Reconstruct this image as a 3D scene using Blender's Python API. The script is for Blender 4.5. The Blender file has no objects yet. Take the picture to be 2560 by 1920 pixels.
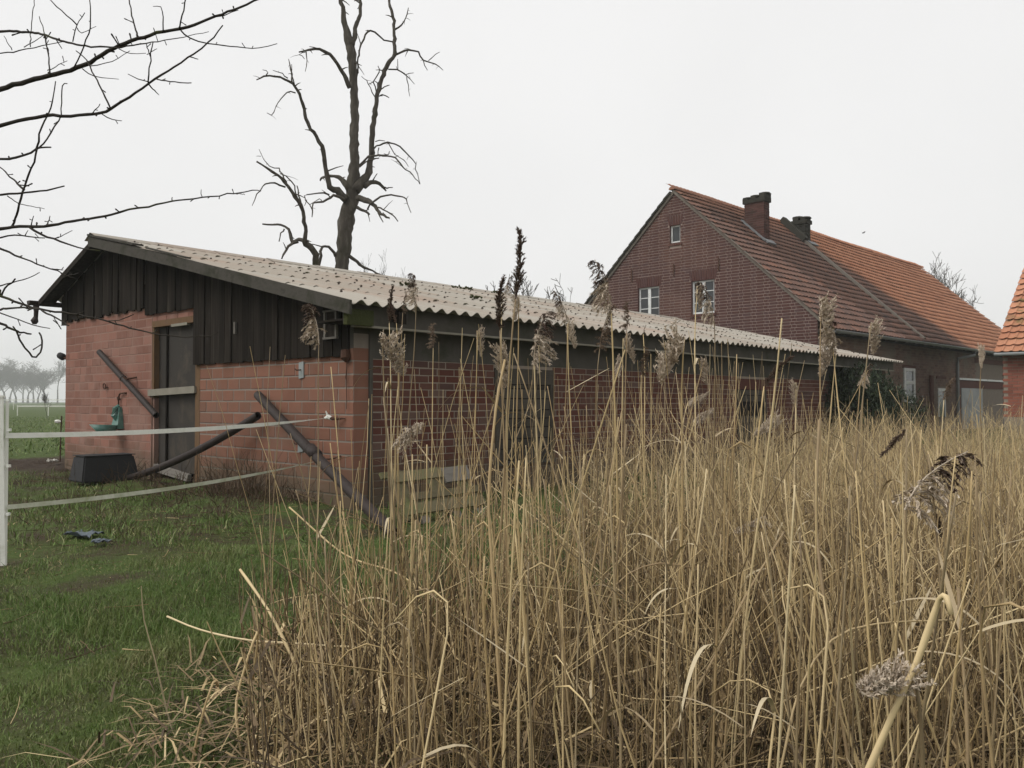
import bpy, math, random
import numpy as np
from mathutils import Vector, Matrix, Euler
R = math.radians
rng = np.random.default_rng(7)
random.seed(7)
SC = bpy.context.scene
COL = SC.collection

# ------------------------------------------------------------------ camera
FPX, CX, CY, EYE = 2060.0, 1280.0, 960.0, 1.06      # focal length and centre in photo pixels, eye height
PITCH = math.atan(43 / FPX)
cam_d = bpy.data.cameras.new('camera')
cam = bpy.data.objects.new('camera', cam_d)
COL.objects.link(cam)
cam_d.sensor_width = 36.0
cam_d.lens = FPX / 2560 * 36.0
cam_d.clip_start = 0.05
cam_d.clip_end = 4000
cam.location = (0, 0, EYE)
cam.rotation_euler = (math.pi / 2 + PITCH, 0, 0)
SC.camera = cam

# ------------------------------------------------------------------ sky, sun, exposure
SUN_AZ, SUN_EL = R(-62), R(48)          # azimuth measured from +Y, negative = to the left
w = bpy.data.worlds.new('World')
SC.world = w
w.use_nodes = True
nt = w.node_tree
nt.nodes.clear()
wo = nt.nodes.new('ShaderNodeOutputWorld')
bg = nt.nodes.new('ShaderNodeBackground')
sky = nt.nodes.new('ShaderNodeTexSky')
sky.sky_type = 'NISHITA'
sky.sun_disc = False
sky.sun_elevation = SUN_EL
sky.sun_rotation = SUN_AZ
sky.air_density = 1.0
sky.dust_density = 4.0
hs = nt.nodes.new('ShaderNodeHueSaturation')
hs.inputs['Saturation'].default_value = 0.05
mx = nt.nodes.new('ShaderNodeMix')
mx.data_type = 'RGBA'
mx.inputs['Factor'].default_value = 0.86
mx.inputs['B'].default_value = (7.25, 7.22, 7.2, 1)     # closed cloud layer
bg.inputs['Strength'].default_value = 0.1
nt.links.new(sky.outputs[0], hs.inputs['Color'])
nt.links.new(hs.outputs[0], mx.inputs['A'])
tcw = nt.nodes.new('ShaderNodeTexCoord'); nzw = nt.nodes.new('ShaderNodeTexNoise'); nzw.inputs['Scale'].default_value = 1.6; nzw.inputs['Detail'].default_value = 4
nt.links.new(tcw.outputs['Generated'], nzw.inputs['Vector'])
mrw = nt.nodes.new('ShaderNodeMapRange'); mrw.inputs[1].default_value = .3; mrw.inputs[2].default_value = .7; mrw.inputs[3].default_value = .93; mrw.inputs[4].default_value = 1.03
nt.links.new(nzw.outputs[0], mrw.inputs[0])
vmw = nt.nodes.new('ShaderNodeVectorMath'); vmw.operation = 'SCALE'; nt.links.new(mx.outputs['Result'], vmw.inputs[0]); nt.links.new(mrw.outputs[0], vmw.inputs['Scale'])
nt.links.new(vmw.outputs[0], bg.inputs[0])
nt.links.new(bg.outputs[0], wo.inputs[0])
sun_d = bpy.data.lights.new('sun', 'SUN')
sun_d.energy = 1.5
sun_d.angle = R(35)
sun_d.color = (1.0, 0.97, 0.92)
sun = bpy.data.objects.new('sun', sun_d)
COL.objects.link(sun)
sv = Vector((math.sin(SUN_AZ) * math.cos(SUN_EL), math.cos(SUN_AZ) * math.cos(SUN_EL), math.sin(SUN_EL)))
sv = Vector((-0.78, -0.25, 0.0)).normalized() * math.cos(SUN_EL) + Vector((0, 0, math.sin(SUN_EL)))
sky.sun_rotation = math.atan2(sv.x, sv.y)
sun.rotation_euler = sv.to_track_quat('Z', 'Y').to_euler()
sun.location = sv * 50
SC.view_settings.view_transform = 'Standard'
SC.view_settings.look = 'None'
SC.view_settings.exposure = 0.43
SC.view_settings.gamma = 1.0
SC.view_settings.use_curve_mapping = False
SC.cycles.max_bounces = 6
SC.cycles.diffuse_bounces = 3
SC.cycles.glossy_bounces = 2
SC.cycles.transmission_bounces = 2
SC.cycles.transparent_max_bounces = 4
SC.cycles.volume_bounces = 2


# ------------------------------------------------------------------ helpers
def ray(px, py):
    x = (px - CX) / FPX
    y = -(py - CY) / FPX
    return np.array([x, math.cos(PITCH) - y * math.sin(PITCH), math.sin(PITCH) + y * math.cos(PITCH)])


def at(px, py, d):
    """photo pixel -> world point at forward distance d"""
    v = ray(px, py)
    v = v * (d / v[1])
    return np.array([v[0], v[1], v[2] + EYE])


def gnd(px, py, z=0.0):
    v = ray(px, py)
    v = v * ((z - EYE) / v[2])
    return np.array([v[0], v[1], z])


def empty(name, loc=(0, 0, 0), rz=0.0):
    o = bpy.data.objects.new(name, None)
    o.empty_display_size = 0.2
    COL.objects.link(o)
    o.location = loc
    o.rotation_euler = (0, 0, rz)
    return o


def tag(o, label=None, cat=None, group=None, kind=None):
    if label: o['label'] = label
    if cat: o['category'] = cat
    if group: o['group'] = group
    if kind: o['kind'] = kind
    return o


def link(name, me, parent=None, loc=None, rot=None, scale=None):
    o = bpy.data.objects.new(name, me)
    COL.objects.link(o)
    if parent: o.parent = parent
    if loc is not None: o.location = loc
    if rot is not None: o.rotation_euler = rot
    if scale is not None: o.scale = scale
    return o


def npmesh(name, V, faces, mat, smooth=False):
    """V (n,3); faces: list of index arrays, each (m,3) or (m,4)"""
    V = np.asarray(V, dtype=np.float32)
    me = bpy.data.meshes.new(name)
    fl = [np.asarray(f, dtype=np.int32) for f in faces if len(f)]
    nl = sum(f.size for f in fl)
    nf = sum(f.shape[0] for f in fl)
    me.vertices.add(len(V))
    me.vertices.foreach_set('co', V.ravel())
    me.loops.add(nl)
    me.loops.foreach_set('vertex_index', np.concatenate([f.ravel() for f in fl]))
    me.polygons.add(nf)
    tot = np.concatenate([np.full(f.shape[0], f.shape[1], np.int32) for f in fl])
    st = np.concatenate([[0], np.cumsum(tot)[:-1]]).astype(np.int32)
    me.polygons.foreach_set('loop_start', st)
    try:
        me.polygons.foreach_set('loop_total', tot)
    except Exception:
        pass
    if smooth:
        me.polygons.foreach_set('use_smooth', np.ones(nf, dtype=bool))
    me.update(calc_edges=True)
    if mat is not None: me.materials.append(mat)
    return me


class MB:
    """collects shapes into one mesh"""
    def __init__(s): s.v = []; s.f = []
    def add(s, v, f):
        o = len(s.v); s.v += [tuple(p) for p in v]; s.f += [tuple(i + o for i in q) for q in f]; return s
    def box(s, x0, x1, y0, y1, z0, z1):
        v = [(x0, y0, z0), (x1, y0, z0), (x1, y1, z0), (x0, y1, z0), (x0, y0, z1), (x1, y0, z1), (x1, y1, z1), (x0, y1, z1)]
        return s.add(v, [(0, 3, 2, 1), (4, 5, 6, 7), (0, 1, 5, 4), (1, 2, 6, 5), (2, 3, 7, 6), (3, 0, 4, 7)])
    def hexa(s, b, t):
        return s.add(list(b) + list(t), [(0, 3, 2, 1), (4, 5, 6, 7), (0, 1, 5, 4), (1, 2, 6, 5), (2, 3, 7, 6), (3, 0, 4, 7)])
    def beam(s, a, b, wd, ht, up=(0, 0, 1)):
        a = np.array(a, float); b = np.array(b, float); d = b - a; d /= np.linalg.norm(d)
        u = np.array(up, float); x = np.cross(d, u); x /= np.linalg.norm(x); y = np.cross(x, d)
        q = lambda p: [p - x * wd / 2 - y * ht / 2, p + x * wd / 2 - y * ht / 2, p + x * wd / 2 + y * ht / 2, p - x * wd / 2 + y * ht / 2]
        return s.hexa(q(a), q(b))
    def tube(s, pts, rad, n=8, cap=True, jit=0.0):
        pts = np.array(pts, float); k = len(pts)
        rad = np.array(rad, float) * np.ones(k)
        d = np.gradient(pts, axis=0); d /= (np.linalg.norm(d, axis=1)[:, None] + 1e-9)
        ref = np.array([0.31, 0.17, 0.93]) if abs(d[:, 2]).mean() < 0.8 else np.array([0.95, 0.2, 0.1])
        a = np.cross(d, ref); a /= np.linalg.norm(a, axis=1)[:, None]; b = np.cross(d, a)
        th = np.linspace(0, 2 * math.pi, n, endpoint=False)
        rr = rad[:, None] * (1 + (rng.uniform(-jit, jit, (k, n)) if jit else 0))
        ring = pts[:, None, :] + rr[..., None] * (a[:, None, :] * np.cos(th)[None, :, None] + b[:, None, :] * np.sin(th)[None, :, None])
        o = len(s.v); s.v += [tuple(p) for p in ring.reshape(-1, 3)]
        for i in range(k - 1):
            for j in range(n):
                j2 = (j + 1) % n
                s.f.append((o + i * n + j, o + i * n + j2, o + (i + 1) * n + j2, o + (i + 1) * n + j))
        if cap:
            s.f.append(tuple(o + j for j in reversed(range(n)))); s.f.append(tuple(o + (k - 1) * n + j for j in range(n)))
        return s
    def mesh(s, name, mat, smooth=False):
        me = bpy.data.meshes.new(name); me.from_pydata(s.v, [], s.f)
        if smooth: me.polygons.foreach_set('use_smooth', np.ones(len(me.polygons), dtype=bool))
        me.update()
        if mat is not None: me.materials.append(mat)
        return me
    def build(s, name, mat, parent=None, smooth=False, **k):
        return link(name, s.mesh(name, mat, smooth), parent, **k)


def stems_np(P, Rad, n=3):
    """many tapered tubes: P (N,K,3), Rad (N,K) -> V, quads"""
    N, K, _ = P.shape
    d = np.gradient(P, axis=1); d /= (np.linalg.norm(d, axis=2, keepdims=True) + 1e-9)
    ref = np.array([0.9, 0.35, 0.2])
    a = np.cross(d, ref); a /= (np.linalg.norm(a, axis=2, keepdims=True) + 1e-9); b = np.cross(d, a)
    th = np.linspace(0, 2 * math.pi, n, endpoint=False)
    V = P[:, :, None, :] + Rad[:, :, None, None] * (a[:, :, None, :] * np.cos(th)[:, None] + b[:, :, None, :] * np.sin(th)[:, None])
    idx = np.arange(N * K * n).reshape(N, K, n)
    j2 = (np.arange(n) + 1) % n
    F = np.stack([idx[:, :-1, :], idx[:, :-1, j2], idx[:, 1:, j2], idx[:, 1:, :]], axis=-1).reshape(-1, 4)
    return V.reshape(-1, 3), F


def blades_np(base, tipv, wid, bend, ang):
    """grass blades: base (N,3), tip offset (N,3), width (N), bend offset (N,3), facing angle"""
    N = len(base)
    side = np.stack([np.cos(ang), np.sin(ang), np.zeros(N)], 1) * (wid / 2)[:, None]
    mid = base + tipv * 0.55 + bend
    tip = base + tipv
    V = np.stack([base - side, base + side, mid - side * 0.8, mid + side * 0.8, tip], 1).reshape(-1, 3)
    i = np.arange(N)[:, None] * 5
    return V, i + np.array([[0, 1, 3, 2]]), i + np.array([[2, 3, 4]])


# ------------------------------------------------------------------ materials
def ramp(nt, cols, fac):
    r = nt.nodes.new('ShaderNodeValToRGB')
    el = r.color_ramp.elements
    while len(el) < len(cols): el.new(0.5)
    for i, c in enumerate(cols):
        el[i].position = c[3] if len(c) > 3 else i / max(1, len(cols) - 1)
        el[i].color = (c[0], c[1], c[2], 1)
    nt.links.new(fac, r.inputs[0])
    return r.outputs[0]


def math_(nt, op, a, b=None, c=None, clamp=False):
    m = nt.nodes.new('ShaderNodeMath'); m.operation = op; m.use_clamp = clamp
    for i, x in enumerate((a, b, c)):
        if x is None: continue
        if isinstance(x, (int, float)): m.inputs[i].default_value = x
        else: nt.links.new(x, m.inputs[i])
    return m.outputs[0]


def mixc(nt, fac, a, b, mode='MIX'):
    m = nt.nodes.new('ShaderNodeMix'); m.data_type = 'RGBA'; m.blend_type = mode
    for k, x in (('Factor', fac), ('A', a), ('B', b)):
        if isinstance(x, (int, float)): m.inputs[k].default_value = x
        elif isinstance(x, tuple): m.inputs[k].default_value = (*x[:3], 1)
        else: nt.links.new(x, m.inputs[k])
    return m.outputs['Result']


def noise(nt, vec, scale, detail=4, rough=0.6, dist=0.0):
    n = nt.nodes.new('ShaderNodeTexNoise')
    n.inputs['Scale'].default_value = scale; n.inputs['Detail'].default_value = detail
    n.inputs['Roughness'].default_value = rough; n.inputs['Distortion'].default_value = dist
    if vec is not None: nt.links.new(vec, n.inputs['Vector'])
    return n.outputs[0]


def coords(nt, kind='pos', obj=None, scl=(1, 1, 1)):
    if kind == 'pos':
        v = nt.nodes.new('ShaderNodeNewGeometry').outputs['Position']
    else:
        t = nt.nodes.new('ShaderNodeTexCoord')
        if obj: t.object = obj
        v = t.outputs['Object']
    if scl != (1, 1, 1):
        m = nt.nodes.new('ShaderNodeVectorMath'); m.operation = 'MULTIPLY'
        nt.links.new(v, m.inputs[0]); m.inputs[1].default_value = scl; v = m.outputs[0]
    return v


def prand(nt):
    """one random number per piece, whether it is an object or an island of a joined mesh"""
    g = nt.nodes.new('ShaderNodeNewGeometry'); o = nt.nodes.new('ShaderNodeObjectInfo')
    return math_(nt, 'FRACT', math_(nt, 'ADD', g.outputs['Random Per Island'], o.outputs['Random']))


def newmat(name):
    m = bpy.data.materials.new(name); m.use_nodes = True
    nt = m.node_tree
    return m, nt, nt.nodes['Principled BSDF']


def setb(nt, b, col, rough=0.85, spec=0.25, bump=None, bstr=0.3, bdist=0.01, metal=0.0):
    if isinstance(col, tuple): b.inputs['Base Color'].default_value = (*col[:3], 1)
    else: nt.links.new(col, b.inputs['Base Color'])
    b.inputs['Roughness'].default_value = rough
    b.inputs['Specular IOR Level'].default_value = spec
    b.inputs['Metallic'].default_value = metal
    if bump is not None:
        bn = nt.nodes.new('ShaderNodeBump'); bn.inputs['Strength'].default_value = bstr; bn.inputs['Distance'].default_value = bdist
        nt.links.new(bump, bn.inputs['Height']); nt.links.new(bn.outputs[0], b.inputs['Normal'])


def M(name, cols, scale=3.0, rough=0.85, spec=0.2, bstr=0.3, bscale=30.0, bdist=0.006, rnd=0.0, rcols=None, scl=(1, 1, 1), metal=0.0,
      stain=None, stscale=1.2, stpos=(0.5, 0.68), dist=0.0, detail=5, foot=None):
    """general weathered material: noise colour, per-piece tint, blotchy stain, fine relief"""
    m, nt, b = newmat(name)
    v = coords(nt, 'pos', None, scl)
    c = ramp(nt, cols, noise(nt, v, scale, detail, 0.6, dist))
    if rcols:
        c = mixc(nt, 0.55, c, ramp(nt, rcols, prand(nt)))
    if rnd:
        f = math_(nt, 'MULTIPLY_ADD', prand(nt), 2 * rnd, 1 - rnd)
        h = nt.nodes.new('ShaderNodeHueSaturation'); nt.links.new(c, h.inputs['Color']); nt.links.new(f, h.inputs['Value']); c = h.outputs[0]
    if stain:
        s = nt.nodes.new('ShaderNodeMapRange'); s.inputs[1].default_value = stpos[0]; s.inputs[2].default_value = stpos[1]
        nt.links.new(noise(nt, coords(nt), stscale, 6, 0.65, 0.4), s.inputs[0])
        c = mixc(nt, s.outputs[0], c, stain)
    if foot:            # mud splash and algae that crept up the wall from the ground
        sz = nt.nodes.new('ShaderNodeSeparateXYZ'); nt.links.new(coords(nt), sz.inputs[0])
        lv = math_(nt, 'ADD', sz.outputs[2], math_(nt, 'MULTIPLY', noise(nt, coords(nt), 3.2, 6, .7), -.75))
        fr_ = nt.nodes.new('ShaderNodeMapRange'); fr_.inputs[1].default_value = .12; fr_.inputs[2].default_value = -.28; nt.links.new(lv, fr_.inputs[0])
        c = mixc(nt, math_(nt, 'MULTIPLY', fr_.outputs[0], .75), c, foot)
    setb(nt, b, c, rough, spec, noise(nt, v, bscale, 5, 0.65) if bstr else None, bstr, bdist, metal)
    return m


MT = {}
MT['block'] = M('orange_block', [(.175, .083, .056), (.225, .108, .074)], 5, .9, .15, .4, 40, .004, rnd=.13, stain=(.17, .105, .078), stscale=1.6, stpos=(.52, .8), foot=(.105, .092, .062))
MT['block_old'] = M('pink_block', [(.205, .095, .070), (.26, .13, .10)], 5, .92, .12, .4, 35, .004, rnd=.20, stain=(.26, .165, .135), stscale=1.4, stpos=(.46, .72), foot=(.105, .092, .062))
MT['mortar_grey'] = M('grey_mortar', [(.185, .155, .13), (.255, .22, .19)], 9, .95, .1, .6, 60, .004, foot=(.105, .092, .062))
MT['mortar_pink'] = M('pinkish_mortar', [(.24, .14, .11), (.30, .195, .16)], 6, .95, .1, .5, 60, .004, foot=(.105, .092, .062))
MT['brick'] = M('dark_red_brick', [(.085, .037, .028), (.12, .052, .038)], 7, .9, .15, .5, 45, .004, rnd=.25,
                rcols=[(.15, .050, .035, 0), (.09, .038, .029, .45), (.115, .062, .048, .75), (.035, .028, .028, .9), (.10, .08, .065, 1.0)], stain=(.15, .135, .09), stscale=1.1, stpos=(.60, .78), foot=(.105, .092, .062))
MT['mortar_old'] = M('pale_old_mortar', [(.20, .165, .13), (.29, .245, .20)], 8, .95, .1, .6, 70, .004, stain=(.14, .13, .09), stscale=1.1, stpos=(.58, .75), foot=(.105, .092, .062))
MT['concrete'] = M('weathered_shaded_concrete', [(.055, .05, .042), (.10, .092, .08)], 4, .95, .1, .5, 40, .004, stain=(.05, .05, .036), stscale=2.2)  # dark tone holds dirt plus the eave's shade put into the colour
MT['dark_board'] = M('dark_weathered_board', [(.008, .0066, .005), (.020, .0165, .0135), (.055, .047, .039)], 2.2, .95, .05, .6, 9, .006, rnd=.35, scl=(9, 9, .7), detail=7)
MT['barge'] = M('mossy_grey_barge_board', [(.022, .020, .017), (.070, .064, .055), (.04, .038, .03)], 3.2, .95, .1, .7, 14, .006, scl=(3, 3, 6), stain=(.035, .036, .024), stscale=3)
MT['grey_wood'] = M('grey_weathered_wood', [(.10, .09, .078), (.19, .175, .155), (.135, .125, .105)], 3, .92, .12, .6, 12, .005, rnd=.25, scl=(2, 2, 9))
MT['pallet'] = M('mossy_pallet_wood', [(.08, .074, .042), (.15, .13, .08), (.095, .098, .048)], 4, .92, .12, .6, 12, .005, rnd=.2, scl=(3, 3, 9), stain=(.15, .165, .07), stscale=3.5)
MT['window_wood'] = M('dark_rotten_window_wood', [(.028, .024, .019), (.062, .054, .045), (.042, .037, .030)], 3, .92, .06, .8, 12, .006, rnd=.35, scl=(2, 2, 14), stain=(.085, .075, .062), stscale=4)
MT['frame_wood'] = M('flaking_orange_timber', [(.07, .052, .036), (.14, .08, .04), (.10, .085, .063)], 4, .85, .2, .6, 20, .005, scl=(5, 5, 1.4))
MT['bar_wood'] = M('pale_lichened_bar', [(.18, .165, .13), (.28, .262, .22)], 9, .92, .1, .6, 25, .004)
MT['door'] = M('grey_brown_door_panel', [(.036, .032, .028), (.055, .049, .043)], 2.5, .8, .15, .3, 60, .002, rnd=.14, stain=(.075, .062, .048), stscale=2)
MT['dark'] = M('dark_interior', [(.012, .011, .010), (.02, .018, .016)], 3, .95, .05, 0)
MT['sheet'] = M('fibre_cement', [(.255, .225, .185), (.33, .30, .255), (.39, .36, .315)], 1.7, .93, .12, .4, 55, .004, rnd=.07, rcols=[(.32, .255, .205, 0), (.31, .285, .245, .5), (.355, .33, .29, 1)],
                stain=(.32, .235, .185), stscale=.4, stpos=(.5, .74), scl=(1, 1, 1))
MT['bolt'] = M('dark_roof_bolt', [(.04, .033, .028), (.075, .055, .043)], 20, .8, .2, 0)
MT['moss'] = M('moss_and_lap_shade', [(.03, .035, .015), (.07, .075, .03)], 30, .98, .05, .8, 60, .01)  # real moss; also colours the painted shadow arcs at the sheet laps
MT['brown_pipe'] = M('brown_plastic_pipe', [(.024, .018, .016), (.040, .030, .027)], 6, .62, .18, .1, 30, .002, stain=(.06, .052, .047), stscale=5, stpos=(.58, .8))
MT['green_enamel'] = M('green_enamel', [(.05, .13, .11), (.10, .22, .18)], 14, .4, .45, .2, 40, .003, stain=(.16, .22, .19), stscale=14)
MT['iron'] = M('rusty_iron', [(.045, .022, .015), (.09, .04, .022)], 25, .85, .3, .4, 60, .003)
MT['rubber'] = M('black_rubber', [(.018, .018, .019), (.034, .034, .035)], 9, .75, .25, .4, 50, .003, stain=(.055, .052, .048), stscale=3, stpos=(.55, .8))
MT['white_plastic'] = M('white_plastic', [(.68, .68, .62), (.78, .78, .73)], 6, .55, .35, .1, 40, .002, stain=(.42, .42, .33), stscale=4, stpos=(.55, .8))
MT['tape'] = M('white_woven_tape', [(.66, .66, .60), (.78, .78, .72)], 25, .75, .2, .3, 150, .002, stain=(.48, .49, .38), stscale=2.5, stpos=(.5, .75))
MT['tape_old'] = M('algae_stained_tape', [(.46, .47, .37), (.60, .60, .51)], 25, .8, .2, .3, 150, .002, stain=(.28, .30, .18), stscale=4, stpos=(.42, .7))
MT['grey_plate'] = M('grey_plate', [(.20, .225, .225), (.29, .315, .31)], 12, .6, .3, .2, 50, .002)
MT['bark_dead'] = M('dead_bark', [(.026, .023, .018), (.075, .066, .054), (.20, .185, .16)], 4, .95, .1, 1.0, 12, .03, stain=(.05, .052, .03), stscale=1.6, stpos=(.56, .7), scl=(3, 3, .7))
MT['bark'] = M('branch_bark', [(.022, .019, .016), (.055, .048, .04)], 30, .92, .12, .6, 90, .003, stain=(.075, .085, .03), stscale=5, stpos=(.58, .72))
MT['far_bark'] = M('far_tree_bark', [(.045, .04, .033), (.075, .068, .056)], 2, .95, .1, 0)
MT['hbrick'] = M('farmhouse_brick', [(.075, .036, .032), (.105, .05, .043)], 9, .92, .12, .3, 60, .003, rnd=.2,
                 rcols=[(.10, .046, .039, 0), (.07, .034, .031, .6), (.045, .03, .032, 1)], stain=(.14, .072, .054), stscale=.5, stpos=(.5, .8))
MT['hmortar'] = M('farmhouse_mortar', [(.28, .212, .185), (.36, .285, .25)], 7, .95, .1, .3, 50, .003)
MT['hbrick_side'] = M('farmhouse_side_brick', [(.13, .085, .065), (.19, .125, .10)], 6, .92, .12, .3, 60, .003, rnd=.22, stain=(.17, .14, .115), stscale=.9, stpos=(.5, .66))
MT['hmortar_side'] = M('farmhouse_side_mortar', [(.15, .125, .10), (.21, .175, .15)], 7, .95, .1, .3, 50, .003)
MT['verge'] = M('grey_verge_mortar', [(.13, .115, .095), (.20, .175, .15)], 5, .95, .1, .5, 30, .004)
MT['chimney'] = M('sooty_chimney_brick', [(.055, .03, .026), (.11, .055, .045)], 4, .92, .12, .4, 40, .005, rnd=.3, stain=(.04, .038, .03), stscale=1.3)
MT['chimney_dark'] = M('black_chimney_brick', [(.022, .022, .018), (.05, .046, .036)], 6, .95, .1, .5, 40, .005, rnd=.3)
MT['lead'] = M('lead_flashing', [(.13, .135, .14), (.20, .205, .21)], 5, .7, .3, .3, 30, .004)
MT['zinc'] = M('dull_zinc', [(.16, .165, .165), (.26, .27, .27)], 5, .5, .4, .2, 30, .003, metal=.3)
MT['win_white'] = M('flaking_white_paint', [(.55, .56, .55), (.68, .69, .68)], 20, .6, .3, .3, 60, .003, stain=(.25, .25, .23), stscale=9, stpos=(.55, .72))
MT['red_wood'] = M('dark_red_timber', [(.06, .022, .016), (.10, .035, .025)], 6, .8, .2, .4, 20, .004)
MT['door_grey'] = M('pale_grey_door', [(.24, .25, .255), (.31, .32, .325)], 2, .6, .3, .1, 30, .002, stain=(.20, .20, .20), stscale=1.5)
MT['rag'] = M('blue_plastic_scrap', [(.07, .088, .105), (.12, .142, .165)], 25, .6, .3, .8, 40, .01)
MT['scrap'] = M('pale_scrap', [(.55, .53, .48), (.68, .66, .60)], 20, .7, .2, .3, 40, .003)
MT['twig'] = M('dry_twig', [(.055, .038, .026), (.12, .085, .055)], 9, .95, .1, 0, rnd=.4)
MT['bird'] = M('bird_feather', [(.03, .03, .032), (.05, .05, .052)], 5, .8, .2, 0)


def glass():
    m, nt, b = newmat('dark_window_glass')
    setb(nt, b, ramp(nt, [(.012, .014, .015), (.04, .045, .048)], noise(nt, coords(nt), 1.6, 3)), .12, .5)
    return m
MT['glass'] = glass()


def plantmat(name, cols, rough=.75, spec=.2, val=.3, nscale=1.5, nmix=.5, ncols=None):
    m, nt, b = newmat(name)
    c = ramp(nt, cols, prand(nt))
    if ncols: c = mixc(nt, nmix, c, ramp(nt, ncols, noise(nt, coords(nt), nscale, 4, .6)))
    setb(nt, b, c, rough, spec)
    return m
MT['reed'] = plantmat('dry_reed_straw', [(.61, .455, .225, 0), (.71, .565, .325, .18), (.47, .335, .16, .36), (.26, .18, .10, .48), (.105, .075, .047, .66), (.30, .235, .155, .78), (.55, .405, .20, .87), (.79, .655, .41, 1)], .55, .35, ncols=[(.56, .43, .22, .3), (.38, .28, .14, .55), (.20, .145, .08, .7)], nscale=9, nmix=.3)
MT['reed_low'] = plantmat('dull_reed_litter', [(.37, .265, .135, 0), (.22, .155, .082, .25), (.12, .084, .049, .5), (.065, .047, .03, .72), (.47, .355, .185, .88), (.62, .49, .28, 1)], .75, .25)
MT['reed_leaf'] = plantmat('dry_reed_leaf', [(.42, .34, .21, 0), (.50, .42, .28, .5), (.34, .26, .155, 1)], .7, .25)
MT['plume_dark'] = plantmat('dark_plume', [(.055, .034, .028, 0), (.095, .062, .048, .5), (.16, .115, .085, .85), (.26, .21, .16, 1)], .85, .12)
MT['plume_pale'] = plantmat('pale_plume', [(.40, .32, .24, 0), (.52, .435, .34, .5), (.62, .54, .44, .9), (.22, .16, .115, 1)], .85, .12)
MT['plume_brown'] = plantmat('brown_plume', [(.12, .082, .06, 0), (.20, .145, .105, .5), (.29, .225, .165, .85), (.08, .055, .042, 1)], .85, .12)
MT['grass'] = plantmat('meadow_grass', [(.085, .145, .028, 0), (.135, .20, .046, .3), (.065, .108, .023, .55), (.185, .235, .068, .75), (.25, .235, .11, .88), (.38, .335, .19, 1)], .6, .3,
                       ncols=[(.05, .115, .016, .36), (.10, .165, .032, .5), (.155, .14, .055, .66)], nscale=1.1, nmix=.5)
MT['bush'] = plantmat('dark_evergreen_leaf', [(.012, .022, .010, 0), (.025, .040, .016, .6), (.04, .055, .022, 1)], .6, .3)


def ground_mat():
    m, nt, b = newmat('meadow_soil')
    v = coords(nt)
    big = noise(nt, v, .35, 5, .6); fine = noise(nt, v, 9, 6, .7); mid = noise(nt, v, 1.6, 5, .65)
    soil = ramp(nt, [(.028, .022, .014), (.055, .042, .026), (.085, .066, .042)], fine)
    green = ramp(nt, [(.034, .055, .014), (.062, .088, .024), (.095, .112, .036)], math_(nt, 'ADD', math_(nt, 'MULTIPLY', fine, .6), math_(nt, 'MULTIPLY', big, .4)))
    sx = nt.nodes.new('ShaderNodeSeparateXYZ'); nt.links.new(v, sx.inputs[0])
    far = nt.nodes.new('ShaderNodeMapRange'); far.inputs[1].default_value = 13; far.inputs[2].default_value = 19; nt.links.new(sx.outputs[1], far.inputs[0])
    thr = math_(nt, 'MULTIPLY_ADD', far.outputs[0], .5, mid)
    g = nt.nodes.new('ShaderNodeMapRange'); g.inputs[1].default_value = .38; g.inputs[2].default_value = .58; nt.links.new(thr, g.inputs[0])
    c = mixc(nt, g.outputs[0], soil, green)
    # churned mud beside the far corner of the shed
    dx = math_(nt, 'DIVIDE', math_(nt, 'ADD', sx.outputs[0], 8.6), 2.6); dy = math_(nt, 'DIVIDE', math_(nt, 'SUBTRACT', sx.outputs[1], 14.3), 1.7)
    dd = math_(nt, 'ADD', math_(nt, 'SQRT', math_(nt, 'ADD', math_(nt, 'MULTIPLY', dx, dx), math_(nt, 'MULTIPLY', dy, dy))), math_(nt, 'MULTIPLY', mid, .5))
    mu = nt.nodes.new('ShaderNodeMapRange'); mu.inputs[1].default_value = 1.35; mu.inputs[2].default_value = 1.05; nt.links.new(dd, mu.inputs[0])
    mud = ramp(nt, [(.022, .016, .011), (.05, .036, .026), (.10, .078, .06)], fine)
    c = mixc(nt, mu.outputs[0], c, mud)
    setb(nt, b, c, .95, .12, math_(nt, 'ADD', fine, math_(nt, 'MULTIPLY', mid, 2.0)), .8, .05)
    return m
MT['ground'] = ground_mat()


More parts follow.
